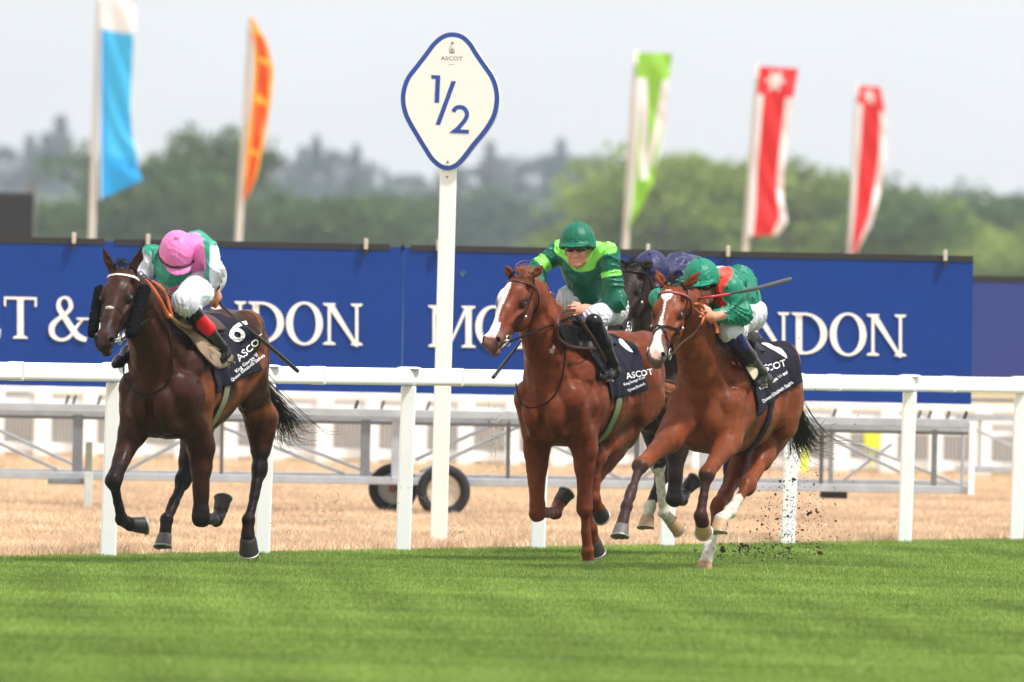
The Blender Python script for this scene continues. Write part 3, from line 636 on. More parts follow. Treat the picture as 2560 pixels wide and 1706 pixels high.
# ------------------------------------------------------------------ horses
EYE = mat('horse_eye', S(22, 14, 10), .08, coat=1)
LEA = mat('black_leather', S(18, 17, 17), .45, spec=.15, noise=.2, nscale=60)
BRO = mat('brown_leather', S(66, 42, 34), .45, spec=.25, noise=.2, nscale=60)
STEEL = mat('bit_steel', S(200, 198, 190), .25, .9)
class Frame:
    """body axes of one horse; local (forward, left, up) in metres, origin on the ground under the withers"""
    def __init__(s, px, py, Z, yaw):   # withers seen at (px,py)
        s.f = np.array([-math.sin(R(yaw)), -math.cos(R(yaw)), 0]); s.l = np.array([math.cos(R(yaw)), -math.sin(R(yaw)), 0]); s.u = np.array([0, 0, 1.0])
        w = DP(px, py, Z); s.wh = w[2]; s.o = np.array([w[0], w[1], 0])
    def __call__(s, f, l, u): return s.o + s.f * f + s.l * l + s.u * u
    def PL(s, px, py, l):              # pixel on the vertical plane l metres left of the spine
        d = ray(px, py); o = s.o + s.l * l; return CP + d * (((o - CP) @ s.l) / (d @ s.l))
    def loc(s, X): Q = np.atleast_2d(X) - s.o; return np.stack([Q @ s.f, Q @ s.l, Q @ s.u], 1)
    def M(s, f, l, u, lean=0): return np.stack([s.f, s.l, s.u], 1)
def rotm(axis, a): return np.array(Matrix.Rotation(a, 3, Vector(axis)))
def frame_from(x, zhint): x = nrm(x); z = nrm(zhint - x * (np.array(zhint) @ x)); return np.stack([x, np.cross(z, x), z], 1)
def leg(S_, pts, rs, hoof_dir, H, k=.02, hind=False, l=0):
    """pts: upper, knee/hock, fetlock, coronet; rs radii"""
    a, b, c, d = pts
    S_.cone(a, b, rs[0], rs[1], k)
    ax = nrm(c - b); mid = b * .45 + c * .55
    side = H.l
    if hind:
        back = nrm(b + nrm(b - a) * .02 - c); S_.ell(b, (.068, .053, .082), np.stack([nrm(np.cross(side, -ax)), side, -ax], 1), .02)
        S_.cone(b + nrm(b - a) * .025 - ax * .02, c * .3 + b * .7, .029, .025, .02)
    else:
        S_.ell(b, (.052, .050, .060), np.stack([nrm(np.cross(side, -ax)), side, -ax], 1), .018)
        S_.cone(b - nrm(b - a) * .05, b, .048, .047, .02)
    S_.cone(b, mid, rs[2] * 1.28, rs[2] * 1.08, .02); S_.cone(mid, c, rs[2] * 1.08, rs[2] * 1.25, .015)
    fx = nrm(np.cross(side, -ax))                       # tendon side
    S_.cone(b * .85 + c * .15 - fx * .016, c - fx * .020, .020, .022, .015)
    S_.ell(c, (.044, .041, .044), None, .015); S_.ell(c - fx * .020, (.030, .028, .030), None, .012)
    S_.cone(c, d, .034, .043, .015)
    return ax
def hoof(S_, d, dirv, frontv, parent, mt, shoe=False, sc=1.0):
    """hoof as a truncated slanted cone: d = coronet centre, dirv = towards the sole, frontv = towards the toe"""
    z = nrm(dirv); x = nrm(frontv - z * (np.array(frontv) @ z)); y = np.cross(z, x); m = MB(); n = 26; rings = [(-.022, .030, 0), (-.012, .040, .0), (.0, .0445, .004), (.012, .046, .008), (.06, .0515, .022), (.07, .0525, .025), (.0705, .046, .025), (.060, .02, .02)]
    V = []
    for (h, r, sh_) in rings:
        for k in range(n):
            a = 2 * math.pi * k / n; c_, s_ = math.cos(a), math.sin(a); rr_ = r * sc * (1 if c_ > 0 else .93) * (1 + .02 * math.sin(3 * a))
            V.append(d + z * h * sc + x * (sh_ * sc + rr_ * c_ * 1.05) + y * rr_ * s_)
    F = [(i * n + k, i * n + (k + 1) % n, (i + 1) * n + (k + 1) % n, (i + 1) * n + k) for i in range(len(rings) - 1) for k in range(n)] + [tuple(range((len(rings) - 1) * n, len(rings) * n)), tuple(range(n))]
    m.add(V, F); o = m.build('hoof', mt, parent, smooth=True)
    m = MB(); P = [d + z * (.0725 * sc) + x * (sc * (.029 + .053 * math.cos(a))) + y * (.052 * sc * math.sin(a)) for a in np.linspace(-2.5, 2.5, 22)]
    m.tube(P, .0065, 6); sh = m.build('horseshoe', mat('shoe_aluminium', S(170, 168, 160), .45, .7, noise=.2, nscale=80), o, smooth=True); sh.matrix_parent_inverse = Matrix.Identity(4)
def build_horse(sp):
    H = Frame(sp['wx'], sp['wy'], sp['Z'], sp.get('yaw', 25)); b = Sdf(); w = H.wh; sp['H'] = H
    e = empty('racehorse', H(0, 0, 0), sp['label'], 'horse', 'racehorses galloping')
    dz = w - 1.52
    E = lambda f, l, u, r, pit=0, yaw=0, k=.05, op=1: b.ell(H(f, l, u + dz), r, H.M(0, 0, 0) @ rotm((0, 1, 0), R(pit)) @ rotm((0, 0, 1), R(yaw)), k, op)
    wd_ = sp.get('wide', 1.0)
    # trunk
    cr_ = sp.get('cr', 0.0)
    def E(f, l, u, r, pit=0, yaw=0, k=.05, op=1): b.ell(H(f, l, u + dz + cr_ * min(max(-f, 0) / .85, 1.2)), r, H.M(0, 0, 0) @ rotm((0, 1, 0), R(pit)) @ rotm((0, 0, 1), R(yaw)), k, op)
    def G(p, q, r, k=.03):               # a groove between two muscles
        b.cone(H(p[0], p[1], p[2] + dz + cr_ * min(max(-p[0], 0) / .85, 1.2)), H(q[0], q[1], q[2] + dz + cr_ * min(max(-q[0], 0) / .85, 1.2)), r, r * .6, k, None, -1)
    E(-.32, 0, 1.10, (.64, .255 * wd_, .315), k=.05)
    E(.02, 0, 1.11, (.36, .215 * wd_, .33), k=.10)
    E(.17, 0, 1.06, (.19, .185 * wd_, .25), k=.07)
    E(-.02, 0, 1.40, (.34, .085, .13), pit=4, k=.12)
    E(-.55, 0, 1.25, (.42, .17, .19), k=.10)
    E(-.85, 0, 1.28, (.34, .185, .215), k=.08)
    for s in (-1, 1):
        E(-.82, s * .125, 1.33, (.27, .125, .155), pit=16, k=.03)
        E(-1.03, s * .115, 1.14, (.155, .105, .27), pit=-12, k=.025)
        E(-.86, s * .172, 1.10, (.14, .085, .25), pit=-14, k=.015)
        E(-.64, s * .165, 1.13, (.12, .085, .21), pit=18, k=.03)
        E(.11, s * .168, 1.26, (.085, .082, .25), pit=-26, k=.016)        # shoulder blade, front
        E(-.03, s * .176, 1.24, (.075, .078, .23), pit=-26, k=.012)        # shoulder blade, rear
        E(-.05, s * .195, 1.06, (.135, .078, .130), pit=24, k=.013)        # triceps
        E(.11, s * .185, 1.04, (.10, .075, .10), pit=10, k=.02)
        E(.26, s * .145, 1.08, (.105, .088, .115), k=.013)                # point of shoulder
        E(.325, s * .080, .985, (.100, .076, .135), pit=-10, k=.007)      # pectorals
        E(.22, s * .085, .865, (.11, .075, .07), pit=15, k=.05)
        E(.12, s * .105, .85, (.12, .075, .08), k=.03)
        G((.20, s * .245, 1.17), (-.02, s * .272, 1.13), .018); G((-.14, s * .27, 1.32), (-.20, s * .275, .98), .022, .05)
        G((.34, s * .16, 1.02), (.22, s * .20, .93), .014, .02)
        G((-.50, s * .255, 1.12), (-.62, s * .20, 1.34), .03, .08)
    E(.12, 0, .87, (.20, .11, .10), k=.05)
    E(.415, 0, 1.00, (.022, .012, .14), k=.03, op=-1)
    E(-.25, 0, .875, (.45, .14, .10), pit=3, k=.08)
    if sp.get('ribs', 1):
        for s in (-1, 1):
            for i in range(6): G((-.24 - .075 * i, s * .262, 1.22), (-.34 - .075 * i, s * .262, .98), .0095, .028)
    # neck
    nk = sp['neck']                                     # list of (px,py,l,radius,squash)
    P = [H(.16, 0, 1.16 + dz)] + [H.PL(p[0], p[1], p[2]) for p in nk]; rr_ = [.22] + [p[3] for p in nk]
    for i in range(len(P) - 1): b.cone(P[i], P[i + 1], rr_[i], rr_[i + 1], .08, (H.l, .66 if i else .8))
    cr = [H(.02, 0, 1.44 + dz)] + [H.PL(p[0], p[1], p[2]) for p in sp['crest']]
    b.chain(cr, [.09] + [.06, .05, .045][:len(cr) - 1], .07)
    for s in (-1, 1): b.cone(P[-1] * .25 + P[1] * .75 + H.l * s * .075 , H(.26, s * .105, 1.12 + dz), .042, .060, .018)   # brachiocephalic muscles
    for s in (-1, 1): b.cone(P[-1] * .7 + P[-2] * .3 + H.l * s * .098 + H.f * .045, H(.27, s * .185, 1.20 + dz), .020, .026, .035, None, -1); b.cone(P[1] - H.f * .10 + H.l * s * .125, H(.10, s * .20, 1.34 + dz), .02, .03, .05, None, -1)
    b.cone(P[-1] * .6 + P[-2] * .4 + H.f * .05, H(.30, 0, 1.12 + dz), .045, .05, .02)                            # windpipe
    # head
    pol, muz = H.PL(*sp['poll']), None
    hd = sp['hdir']; hx = nrm(rt * hd[0] + u0 * hd[2] + np.array([0, 1, 0]) * hd[1])   # screen right, away, up
    lat = nrm(np.cross(np.array([0, 0, 1.0]), -hx) if sp.get('lat') is None else sp['lat'])
    lat = nrm(rt * sp['hlat'][0] + np.array([0, 1, 0]) * sp['hlat'][1] + up * sp['hlat'][2]); lat = nrm(lat - hx * (lat @ hx))
    hz = nrm(np.cross(hx, lat)); 
    if hz @ fw > 0: hz = -hz
    HM = np.stack([hx, lat, hz], 1); hs_ = sp.get('hs', 1.0)
    hp = lambda x, y, z: pol + HM @ (np.array([x, y, z]) * hs_)
    sp['hp'] = hp; sp['HM'] = HM; h = b
    def he(x, y, z, r, k=.02, op=1, rx=0, ry=0):
        RM = HM @ rotm((0, 1, 0), R(rx)) @ rotm((0, 0, 1), R(ry)); b.ell(hp(x, y, z), np.array(r) * hs_, RM, k, op)
    def hc(a, c, ra, rb, k=.02, sq=None): b.cone(hp(*a), hp(*c), ra * hs_, rb * hs_, k, sq)
    b.cone(P[-1], hp(.06, 0, -.09), rr_[-1], .085, .06)
    he(.12, 0, -.065, (.15, .086, .070), .03)
    hc((.12, 0, -.05), (.50, 0, -.035), .066, .036, .03, (lat, .92)); hc((.24, 0, -.09), (.50, 0, -.07), .06, .047, .03)
    for s in (-1, 1):
        he(.20, s * .045, -.155, (.115, .036, .085), .03, ry=-s * 3)
        he(.165, s * .063, -.036, (.055, .028, .028), .02)
        he(.195, s * .074, -.052, (.038, .024, .027), .018)
        he(.205, s * .098, -.05, (.020, .012, .014), .008, op=-1)
        hc((.22, s * .082, -.085), (.36, s * .048, -.062), .013, .01, .02)
        he(.10, s * .07, -.05, (.04, .012, .03), .02, op=-1)
        he(.535, s * .036, -.038, (.048, .023, .032), .018, ry=s * 8)
        he(.552, s * .047, -.026, (.024, .012, .017), .008, op=-1, ry=s * 25)
        he(.43, s * .05, -.03, (.06, .010, .022), .02, op=-1)
    he(.50, 0, -.06, (.075, .050, .046), .025)
    he(.565, 0, -.065, (.028, .042, .034), .02)
    hc((.22, 0, -.20), (.50, 0, -.118), .032, .026, .03); he(.545, 0, -.122, (.034, .034, .024), .014)
    he(.585, 0, -.098, (.05, .06, .006), .008, op=-1)
    # ears
    for s, (tx, ty) in zip((-1, 1), sp['ears']):
        base = hp(-.005, s * .052, -.045); tz = base[1] - .02; tip = DP(tx, ty, tz); mid = base * .5 + tip * .5 + HM @ np.array((0, s * .010, 0)); ex = nrm(tip - base); front = nrm(-fw * .8 + rt * sp.get('earturn', 0) - ex * (-fw @ ex))
        b.cone(base, mid, .026, .027, .02, (front, .7)); b.cone(mid, tip, .026, .003, .01, (front, .7))
        c1 = mid * .92 + tip * .08 + front * .024; RM = frame_from(ex, front); b.ell(c1, (.046, .014, .015), RM, .006, op=-1)
    # legs
    hoofs = []; legpaint = []
    for L_ in sp['legs']:
        lo = L_['l']; ps = [q if isinstance(q, np.ndarray) else (H.PL(q[0], q[1], lo) if len(q) == 2 else H.PL(q[0], q[1], q[2])) for q in L_['p']]
        hind = L_.get('hind', False); sg_ = np.sign(lo)
        if hind:
            st = ps[0]; b.cone(H(-.86, sg_ * .13, 1.18 + dz), st, .155, .098, .06, (H.l, .8))
            b.cone(H(-1.04, sg_ * .12, 1.08 + dz), st * .45 + ps[1] * .55, .115, .055, .05, (H.l, .8))
            b.ell(st, (.10, .075, .11), H.M(0, 0, 0), .04)
            b.cone(st, ps[1] * .6 + st * .4, .100, .064, .04)
            leg(b, ps, (.075, .042, .0265), None, H, .03, True)
            b.cone(ps[1] * .45 + st * .55 - H.f * .05, ps[1] - H.f * .028, .02, .018, .02)
        else:
            el = ps[0]; b.cone(H(.25, sg_ * .15, 1.06 + dz), el, .10, .083, .05); b.cone(H(-.02, sg_ * .17, 1.08 + dz), el, .09, .07, .05)
            b.ell(el * .78 + ps[1] * .22, (.068, .06, .10), frame_from(nrm(ps[1] - el), H.f)[:, [1, 2, 0]], .03)
            leg(b, ps, (.074, .040, .0255), None, H, .03, False)
        hoofs.append((ps, L_)); legpaint.append(ps)
    # tail dock
    td = [H(-1.16, 0, 1.30 + dz), H(-1.24, 0, 1.26 + dz), H(-1.30, 0, 1.18 + dz)]; b.chain(td, [.05, .035, .03], .04)
    if sp.get('extra'): sp['extra'](b, H, E)
    veins = lambda X: .0034 * vnoise(X * 5, 5) + .0022 * vnoise(X * np.array([9, 9, 5]), 6) + .0012 * vnoise(X * 17, 7)
    V, F = b.mesh(.0075, veins)
    sp['sdf'] = b
    # coat colours (markings only)
    n = len(V); col = np.tile(np.array(sp['coat'], float), (n, 1)); q = H.loc(V); px = PIX(V)
    col *= (1 + .20 * vnoise(V * 2.0, 11) + .09 * vnoise(V * 6, 12))[:, None]
    def mix(c, m_): nonlocal col; col = col * (1 - m_[:, None]) + np.array(c) * m_[:, None]
    HQ = (V - pol) @ HM / hs_; inhead = (HQ[:, 0] > -.03) & (HQ[:, 0] < .66) & (np.abs(HQ[:, 1]) < .13) & (HQ[:, 2] > -.27) & (HQ[:, 2] < .05) & (V[:, 1] < (pol[1] + .25))
    if sp.get('dorsal'): mix(sp['dorsal'], .75 * sstep(1.25, 1.5, q[:, 2] - dz) * (q[:, 0] < .1))
    if sp.get('tanflank'): mix(sp['tanflank'], .65 * sstep(.62, 1.0, 1 - np.abs(vnoise(V * 1.7, 4)) * .7) * sstep(.8, .95, q[:, 2]) * (np.abs(q[:, 1]) > .12) * (q[:, 0] < .1))
    for ps, L_ in hoofs:
        a, kn, fe, co = ps
        dk = L_.get('dark', sp.get('legdark'))
        def dseg(p, q_): ba = q_ - p; t_ = np.clip(((V - p) @ ba) / (ba @ ba), 0, 1); return np.linalg.norm(V - p - t_[:, None] * ba, axis=1), t_
        d0, t0 = dseg(a, kn); d1_, t1 = dseg(kn, fe); d2, t2 = dseg(fe, co + nrm(co - fe) * .05)
        if dk is not None:
            m_ = np.maximum.reduce([(d0 < .10) * sstep(L_.get('up', .45), L_.get('up', .45) + .4, t0), (d1_ < .085) * (t1 > 0) * 1.0, (d2 < .075) * 1.0]); mix(dk, m_ * .93)
        if L_.get('white'):
            wv = L_['white']; m_ = np.maximum((d1_ < .07) * sstep(1 - wv - .04, 1 - wv + .04, t1 + .05 * vnoise(V * 20, 8)), (d2 < .07) * (t2 > .02)) if wv > 0 else (d2 < .07) * sstep(.1, .3, t2)
            mix(S(214, 206, 190), m_ * .95)
            mix(S(120, 136, 70), m_ * .5 * sstep(.1, .8, vnoise(V * 16, 9) + L_.get('green', 0)))
    if sp.get('muzzle') is not None: mix(sp['muzzle'], inhead * sstep(.40, .50, HQ[:, 0] + .02 * vnoise(V * 20, 2)) * .85)
    if sp.get('facedark') is not None: mix(sp['facedark'], inhead * .6 * sstep(-.2, .6, vnoise(V * 7, 21)) * (HQ[:, 2] > -.12))
    if sp.get('blaze'):
        nf = b.grad(V[inhead]) @ HM[:, 2]; mm = np.zeros(n)
        for poly in sp['blaze']:
            s_ = poly_sd(px[inhead], smooth_loop(poly, 3)); r_ = np.zeros(n); r_[inhead] = sstep(-1.2, 1.8, s_ + 1.5 * vnoise(V[inhead] * 40, 3)) * sstep(-.1, .2, nf); mm = np.maximum(mm, r_)
        mix(S(232, 226, 218), mm * .97)
        mix(S(214, 160, 150), mm * sstep(.50, .56, HQ[:, 0]) * .7)
    if sp.get('muzzle') is not None or True:
        for s in (-1, 1):
            dn = np.linalg.norm((HQ - np.array([.555, s * .047, -.026])) / np.array([.030, .017, .02]), axis=1); mix((.012, .009, .009), inhead * sstep(1.1, .8, dn) * .95)
            de = np.linalg.norm((HQ - np.array([.202, s * .088, -.05])) / np.array([.045, .03, .034]), axis=1); mix((.02, .013, .01), inhead * sstep(1.15, .75, de) * .85)
    if sp.get('scar'):
        for (x, y, r_) in sp['scar']: mix(S(220, 205, 200), (np.hypot(px[:, 0] - x, px[:, 1] - y) < r_ * (1 + .15 * vnoise(V * 30, 6))) * (b.grad(V) @ fw < 0) * .55)
    cm = mat('horse_coat', attr=True, rough=.39, noise=.20, nscale=22, bump=.0030, bscale=60, spec=.13, stretch=(1, 1, .5))
    if not cm.get('done'):
        cm['done'] = 1; nt_ = cm.node_tree; tc_ = nt_.nodes.new('ShaderNodeTexCoord'); n_ = nt_.nodes.new('ShaderNodeTexNoise'); n_.inputs['Scale'].default_value = 15; n_.inputs['Detail'].default_value = 6; mr_ = nt_.nodes.new('ShaderNodeMapRange'); mr_.inputs[1].default_value = .35; mr_.inputs[2].default_value = .65; mr_.inputs[3].default_value = .30; mr_.inputs[4].default_value = .68
        nt_.links.new(tc_.outputs['Object'], n_.inputs[0]); nt_.links.new(n_.outputs[0], mr_.inputs[0]); nt_.links.new(mr_.outputs[0], nt_.nodes['Principled BSDF'].inputs['Roughness'])
    body = mesh_np('body', V, F, cm, e, col=np.clip(col, .002, 1)); sp['body'] = body; sp['e'] = e
    for ps, L_ in hoofs:
        a, kn, fe, co = ps; hd_ = L_.get('sole'); hd_ = nrm(co - fe) if hd_ is None else nrm(rt * hd_[0] + np.array([0, 1, 0]) * hd_[1] + up * hd_[2])
        tv = L_.get('toe'); tv = H.f if tv is None else rt * tv[0] + np.array([0, 1, 0]) * tv[1] + up * tv[2]
        hoof(b, co + hd_ * .015, hd_, tv, e, mat('hoof_' + L_.get('hc', 'dark'), {'dark': S(46, 42, 38), 'tan': S(176, 140, 100), 'grey': S(92, 84, 82)}[L_.get('hc', 'dark')], .55, noise=.25, nscale=40, stretch=(1, 1, 4)), sc=L_.get('hsc', 1.06))
    for s in (-1, 1):
        c = hp(.203, s * .087, -.0505); m = MB(); V_, F_ = ellip(c, np.array((.019, .010, .015)) * hs_, 18, 12, HM); m.add(V_, F_); m.build('eye', EYE, e, smooth=True)
    # forelock and mane
    r = np.random.RandomState(3)
    def locks(name, roots, dirs, length, num, rad, hm, droop=.3, spread=.3, seg=7, par=e):
        m = MB()
        for i in range(num):
            t_ = r.uniform(0, len(roots) - 1.001); j = int(t_); f_ = t_ - j; p = roots[j] * (1 - f_) + roots[j + 1] * f_ + r.normal(size=3) * .010
            d = nrm(dirs[j] * (1 - f_) + dirs[j + 1] * f_ + r.normal(size=3) * spread); L__ = length * r.uniform(.5, 1.15); cur = r.normal(size=3) * .25; pts = [p]
            for q_ in range(seg): d = nrm(d + np.array([0, 0, -droop / seg]) * 1.5 + cur / seg); p = p + d * L__ / seg; pts.append(p)
            m.tube(pts, np.linspace(rad, rad * .15, seg + 1), 4, cap=False)
        return m.build(name, hm, par, smooth=True)
    hm = sp['hair']
    locks('forelock', [hp(-.02, -.03, .0), hp(.0, 0, .015), hp(-.02, .03, .0)], [HM @ np.array(v) for v in sp.get('fdir', ((-.5, .1, .1), (-.4, .3, .2), (-.6, .5, .1)))], sp.get('fl', .06), 70, .0026, hm, .9, .45)
    crp = [hp(-.03, 0, -.02)] + cr[::-1][0:3]; crp = [b.snap(p + np.array([0, 0, .04]) + H.f * -.03, 0)[0] for p in crp]
    locks('mane', crp, [-H.f * .5 + H.l * .3 + np.array([0, 0, .25])] * len(crp), sp.get('ml', .05), 240, .0024, hm, 1.6, .3)
    # tail
    tl = sp['tail']; tp = [td[0], td[2]] + [H.PL(*q_) for q_ in tl['path']]; m = MB(); tp = np.array(tp); ctrl = smooth_loop(tp, 6, False); nn = len(ctrl)
    for i in range(tl.get('n', 420)):
        off = r.normal(size=3) * .016; sp_ = r.normal(size=3) * np.array([.10, .10, .085]) * tl.get('spread', 1); e_ = int(nn * r.uniform(.55, 1.0)); ph = r.uniform(0, 6.28, 3); pts = []
        for j in range(0, max(e_, 4)):
            t_ = j / nn; pts.append(ctrl[j] + off + sp_ * t_ ** 1.3 * 1.2 + .012 * t_ * np.sin(ph + t_ * 12))
        m.tube(pts, np.linspace(.0042, .0008, len(pts)), 4, cap=False)
    m.build('tail', hm, e, smooth=True)
    return sp
# ------------------------------------------------------------------ tack
def ringpts(sp, x, tilt=0, n=30, x2=None, off=.006):
    out = []
    for k in range(n + 1):
        a = 2 * math.pi * k / n; y = math.sin(a) * .14; z = -.085 + math.cos(a) * .16; xx = x + tilt * (-z - .085 + .16) / .32
        out.append((xx, y, z))
    hp = sp['hp']; A = np.array([hp(p[0], 0, -.085 if p[0] > .3 else -.10) for p in out]); Dv = np.array([hp(*p) for p in out]) - A; Dv /= np.linalg.norm(Dv, axis=1, keepdims=True)
    P = sp['sdf'].shoot(A, Dv, off, .2); return P, sp['sdf'].grad(P)
def strap_on(sp, name, P, wid, mt, par, closed=False, off=.006, snap=True, col=False):
    P = np.array(P); P = sp['sdf'].snap(P, off) if snap else P; N = sp['sdf'].grad(P) if snap else None; m = MB()
    m.tube(list(P), wid, 8, flat=list(N) if snap else None, cap=not closed); return m.build(name, mt, par, smooth=True)
def polyhp(sp, pts, n=6):
    c = smooth_loop([sp['hp'](*p) for p in pts], n, False); return c
def bridle(sp, mt, browmt, noseband='plain', nm=None):
    e = sp['e']; hp = sp['hp']; br = empty('bridle', sp['hp'](0, 0, 0), None, None); br.parent = e; br.matrix_parent_inverse = Matrix.Translation(-e.location)
    nm = nm or mt
    P = ringpts(sp, .085, -.12)[0]; q = len(P) // 4; seg = [p for i, p in enumerate(P) if math.cos(2 * math.pi * i / 30) > -.1]
    P2 = np.array(P[22:30].tolist() + P[0:9].tolist()); strap_on(sp, 'browband', P2, .011, browmt, br)
    for s in (-1, 1):
        strap_on(sp, 'cheek_strap', polyhp(sp, [(-.035, s * .02, .01), (.02, s * .09, -.06), (.12, s * .11, -.10), (.24, s * .10, -.12), (.36, s * .075, -.12), (.47, s * .06, -.105)]), .0085, mt, br)
        strap_on(sp, 'throat_strap', polyhp(sp, [(.0, s * .07, -.06), (.03, s * .1, -.12), (.07, s * .09, -.2), (.10, s * .03, -.25)]), .007, mt, br)
        c = hp(.475, s * .066, -.098); m = MB(); m.tube([c + sp['HM'] @ (np.array([math.cos(a) * .036, 0, math.sin(a) * .036])) for a in np.linspace(0, 6.283, 22)], .0042, 6, cap=False); m.build('bit_ring', STEEL, br, smooth=True)
        m = MB(); V, F = ellip(hp(.25, s * .093, -.118), np.array((.012, .008, .012)), 10, 8); m.add(V, F); m.build('buckle', STEEL, br, smooth=True)
    if noseband == 'grackle':
        for s in (-1, 1):
            strap_on(sp, 'nose_strap', polyhp(sp, [(.36, 0, .02), (.33, s * .05, -.02), (.29, s * .085, -.09), (.27, s * .08, -.15)]), .0075, mt, br)
            strap_on(sp, 'nose_strap', polyhp(sp, [(.36, 0, .02), (.41, s * .05, -.02), (.47, s * .065, -.08), (.49, s * .05, -.12)]), .0075, mt, br)
    elif noseband == 'fancy':
        for s in (-1, 1):
            strap_on(sp, 'nose_strap', polyhp(sp, [(.335, 0, .02), (.32, s * .06, -.03), (.38, s * .08, -.08), (.47, s * .062, -.10)]), .008, mt, br)
    if noseband == 'fancy':
        V_, F_ = ellip(hp(.335, 0, .006), (.014, .030, .014), 14, 8, sp['HM']); m = MB(); m.add(V_, F_); m.build('noseband_pad', mat('pearl_pad', S(190, 184, 176), .5, noise=.5, nscale=70), br, smooth=True)
    m = MB(); m.tube([hp(.475, -.07, -.098), hp(.485, -.03, -.095), hp(.485, .03, -.095), hp(.475, .07, -.098)], .008, 8); m.build('bit', STEEL, br, smooth=True)
    return br
def reins(sp, br, mt, left, right, extra=None, rad=.0085):
    """left/right: world points from the bit back to the hands"""
    for s, pts in ((1, left), (-1, right)):
        if pts is None: continue
        c = smooth_loop([sp['hp'](.475, s * .075, -.105)] + list(pts), 6, False); m = MB(); m.tube(list(c), rad, 8, flat=sp['H'].l); m.build('rein', mt, br, smooth=True)
# ------------------------------------------------------------------ cloths and patches laid on the horse
def castpx(sp, P, off):              # where the sight lines of given pixels meet the horse's skin (+off)
    P = np.atleast_2d(P); D = np.array([ray(*p) for p in P]); D /= np.linalg.norm(D, axis=1, keepdims=True)
    t = np.full(len(P), (sp['H'].o[1] - 1.6)); 
    for _ in range(46): t = t + np.minimum(.8 * (sp['sdf'].at(CP + D * t[:, None]) - off), .2)
    return CP + D * t[:, None]
def fa(sp, px, py):                  # (along the body, angle from the top) of a pixel on the skin
    X = castpx(sp, (px, py), .01)[0]; q = sp['H'].loc(X)[0]; return q[0], math.atan2(q[1], q[2] - 1.16 - (sp['H'].wh - 1.52))
def rip(X): return .007 * vnoise(X * np.array([6, 6, 3.0]), 31) + .004 * vnoise(X * np.array([12, 12, 5.0]), 32)
WP = mat('cloth_print', S(240, 240, 242), .6)
def cloth_text(sp, par, txt, px, py, hpx, ang, wfac=1.0, name='lettering', shear=0):
    V, F = text_pts(txt, 1.0, 'LEFT'); bm = bmesh.new(); vs_ = [bm.verts.new((v[0], v[1], 0)) for v in V]
    for f in F:
        try: bm.faces.new([vs_[i] for i in f])
        except ValueError: pass
    bmesh.ops.triangulate(bm, faces=bm.faces); bmesh.ops.subdivide_edges(bm, edges=[e_ for e_ in bm.edges if e_.calc_length() > .15], cuts=1); bmesh.ops.triangulate(bm, faces=bm.faces); bm.verts.index_update()
    V = np.array([v.co for v in bm.verts]); F = [tuple(v.index for v in f.verts) for f in bm.faces]; bm.free()
    ca, sa = math.cos(R(ang)), math.sin(R(ang)); x = V[:, 0] * hpx * 1.4 * wfac; y = V[:, 1] * hpx * 1.4; x = x + y * shear
    P = np.stack([px + x * ca + y * sa, py + x * sa - y * ca], 1); return cloth_poly(sp, par, P, F, name)
def cloth_poly(sp, par, P, F, name='lettering', mt=None):
    X = castpx(sp, P, .0215); X = X - sp['H'].l * 0; N = sp['sdf'].grad(X); X = X + N * rip(X)[:, None]
    return mesh_np(name, X, F, mt or WP, par, smooth=False)
def patch_mesh(poly, rings=7, sm=4):
    B = smooth_loop(poly, sm); c = B.mean(0); n = len(B); V = [c]; 
    for r_ in range(1, rings + 1): V += list(c + (B - c) * r_ / rings)
    F = [(0, 1 + i, 1 + (i + 1) % n) for i in range(n)]
    for r_ in range(rings - 1):
        a = 1 + r_ * n; F += [(a + i, a + n + i, a + n + (i + 1) % n, a + (i + 1) % n) for i in range(n)]
    return np.array(V), F
def patch(sp, name, poly, off, mt, par, thick=.006, sm=4):
    V, F = patch_mesh(poly, sm=sm); X = castpx(sp, V, off); o = mesh_np(name, X, F, mt, par); m_ = o.modifiers.new('solid', 'SOLIDIFY'); m_.thickness = thick; m_.offset = 0; return o
CN = mat('cloth_navy', S(28, 26, 40), .75, spec=.15, noise=.12, nscale=14, bump=.002, bscale=60)
def saddle_cloth(sp, label, ftop, pf, pr, side=1):
    """ftop: (front,rear) along the spine; pf/pr: pixel of the lower front and rear corner on the left side"""
    f1, a1 = fa(sp, *pf); f2, a2 = fa(sp, *pr); nu, nv = 50, 90; H = sp['H']; X = []; A = []; D = []
    for j in range(nv):
        t_ = -1 + 2 * j / (nv - 1); q = abs(t_) 
        for i in range(nu):
            s_ = i / (nu - 1); fft = ftop[0] * (1 - s_) + ftop[1] * s_; fb = f1 * (1 - s_) + f2 * s_; ab = a1 * (1 - s_) + a2 * s_
            e_ = q ** 1.25; f = fft * (1 - e_) + fb * e_; a = ab * q * np.sign(t_); A.append(H(f, 0, 1.16 + H.wh - 1.52)); D.append(H.l * math.sin(a) + H.u * math.cos(a))
    P = sp['sdf'].shoot(np.array(A), np.array(D), .017, .6); N = sp['sdf'].grad(P); P = P + N * rip(P)[:, None]
    Fc = np.array([(j * nu + i, j * nu + i + 1, (j + 1) * nu + i + 1, (j + 1) * nu + i) for j in range(nv - 1) for i in range(nu - 1)])
    o = mesh_np('saddle_cloth', P, Fc, CN); tag(o, label, 'saddle cloth', 'black numbered saddle cloths'); m_ = o.modifiers.new('solid', 'SOLIDIFY'); m_.thickness = .005; m_.offset = 0
    return o
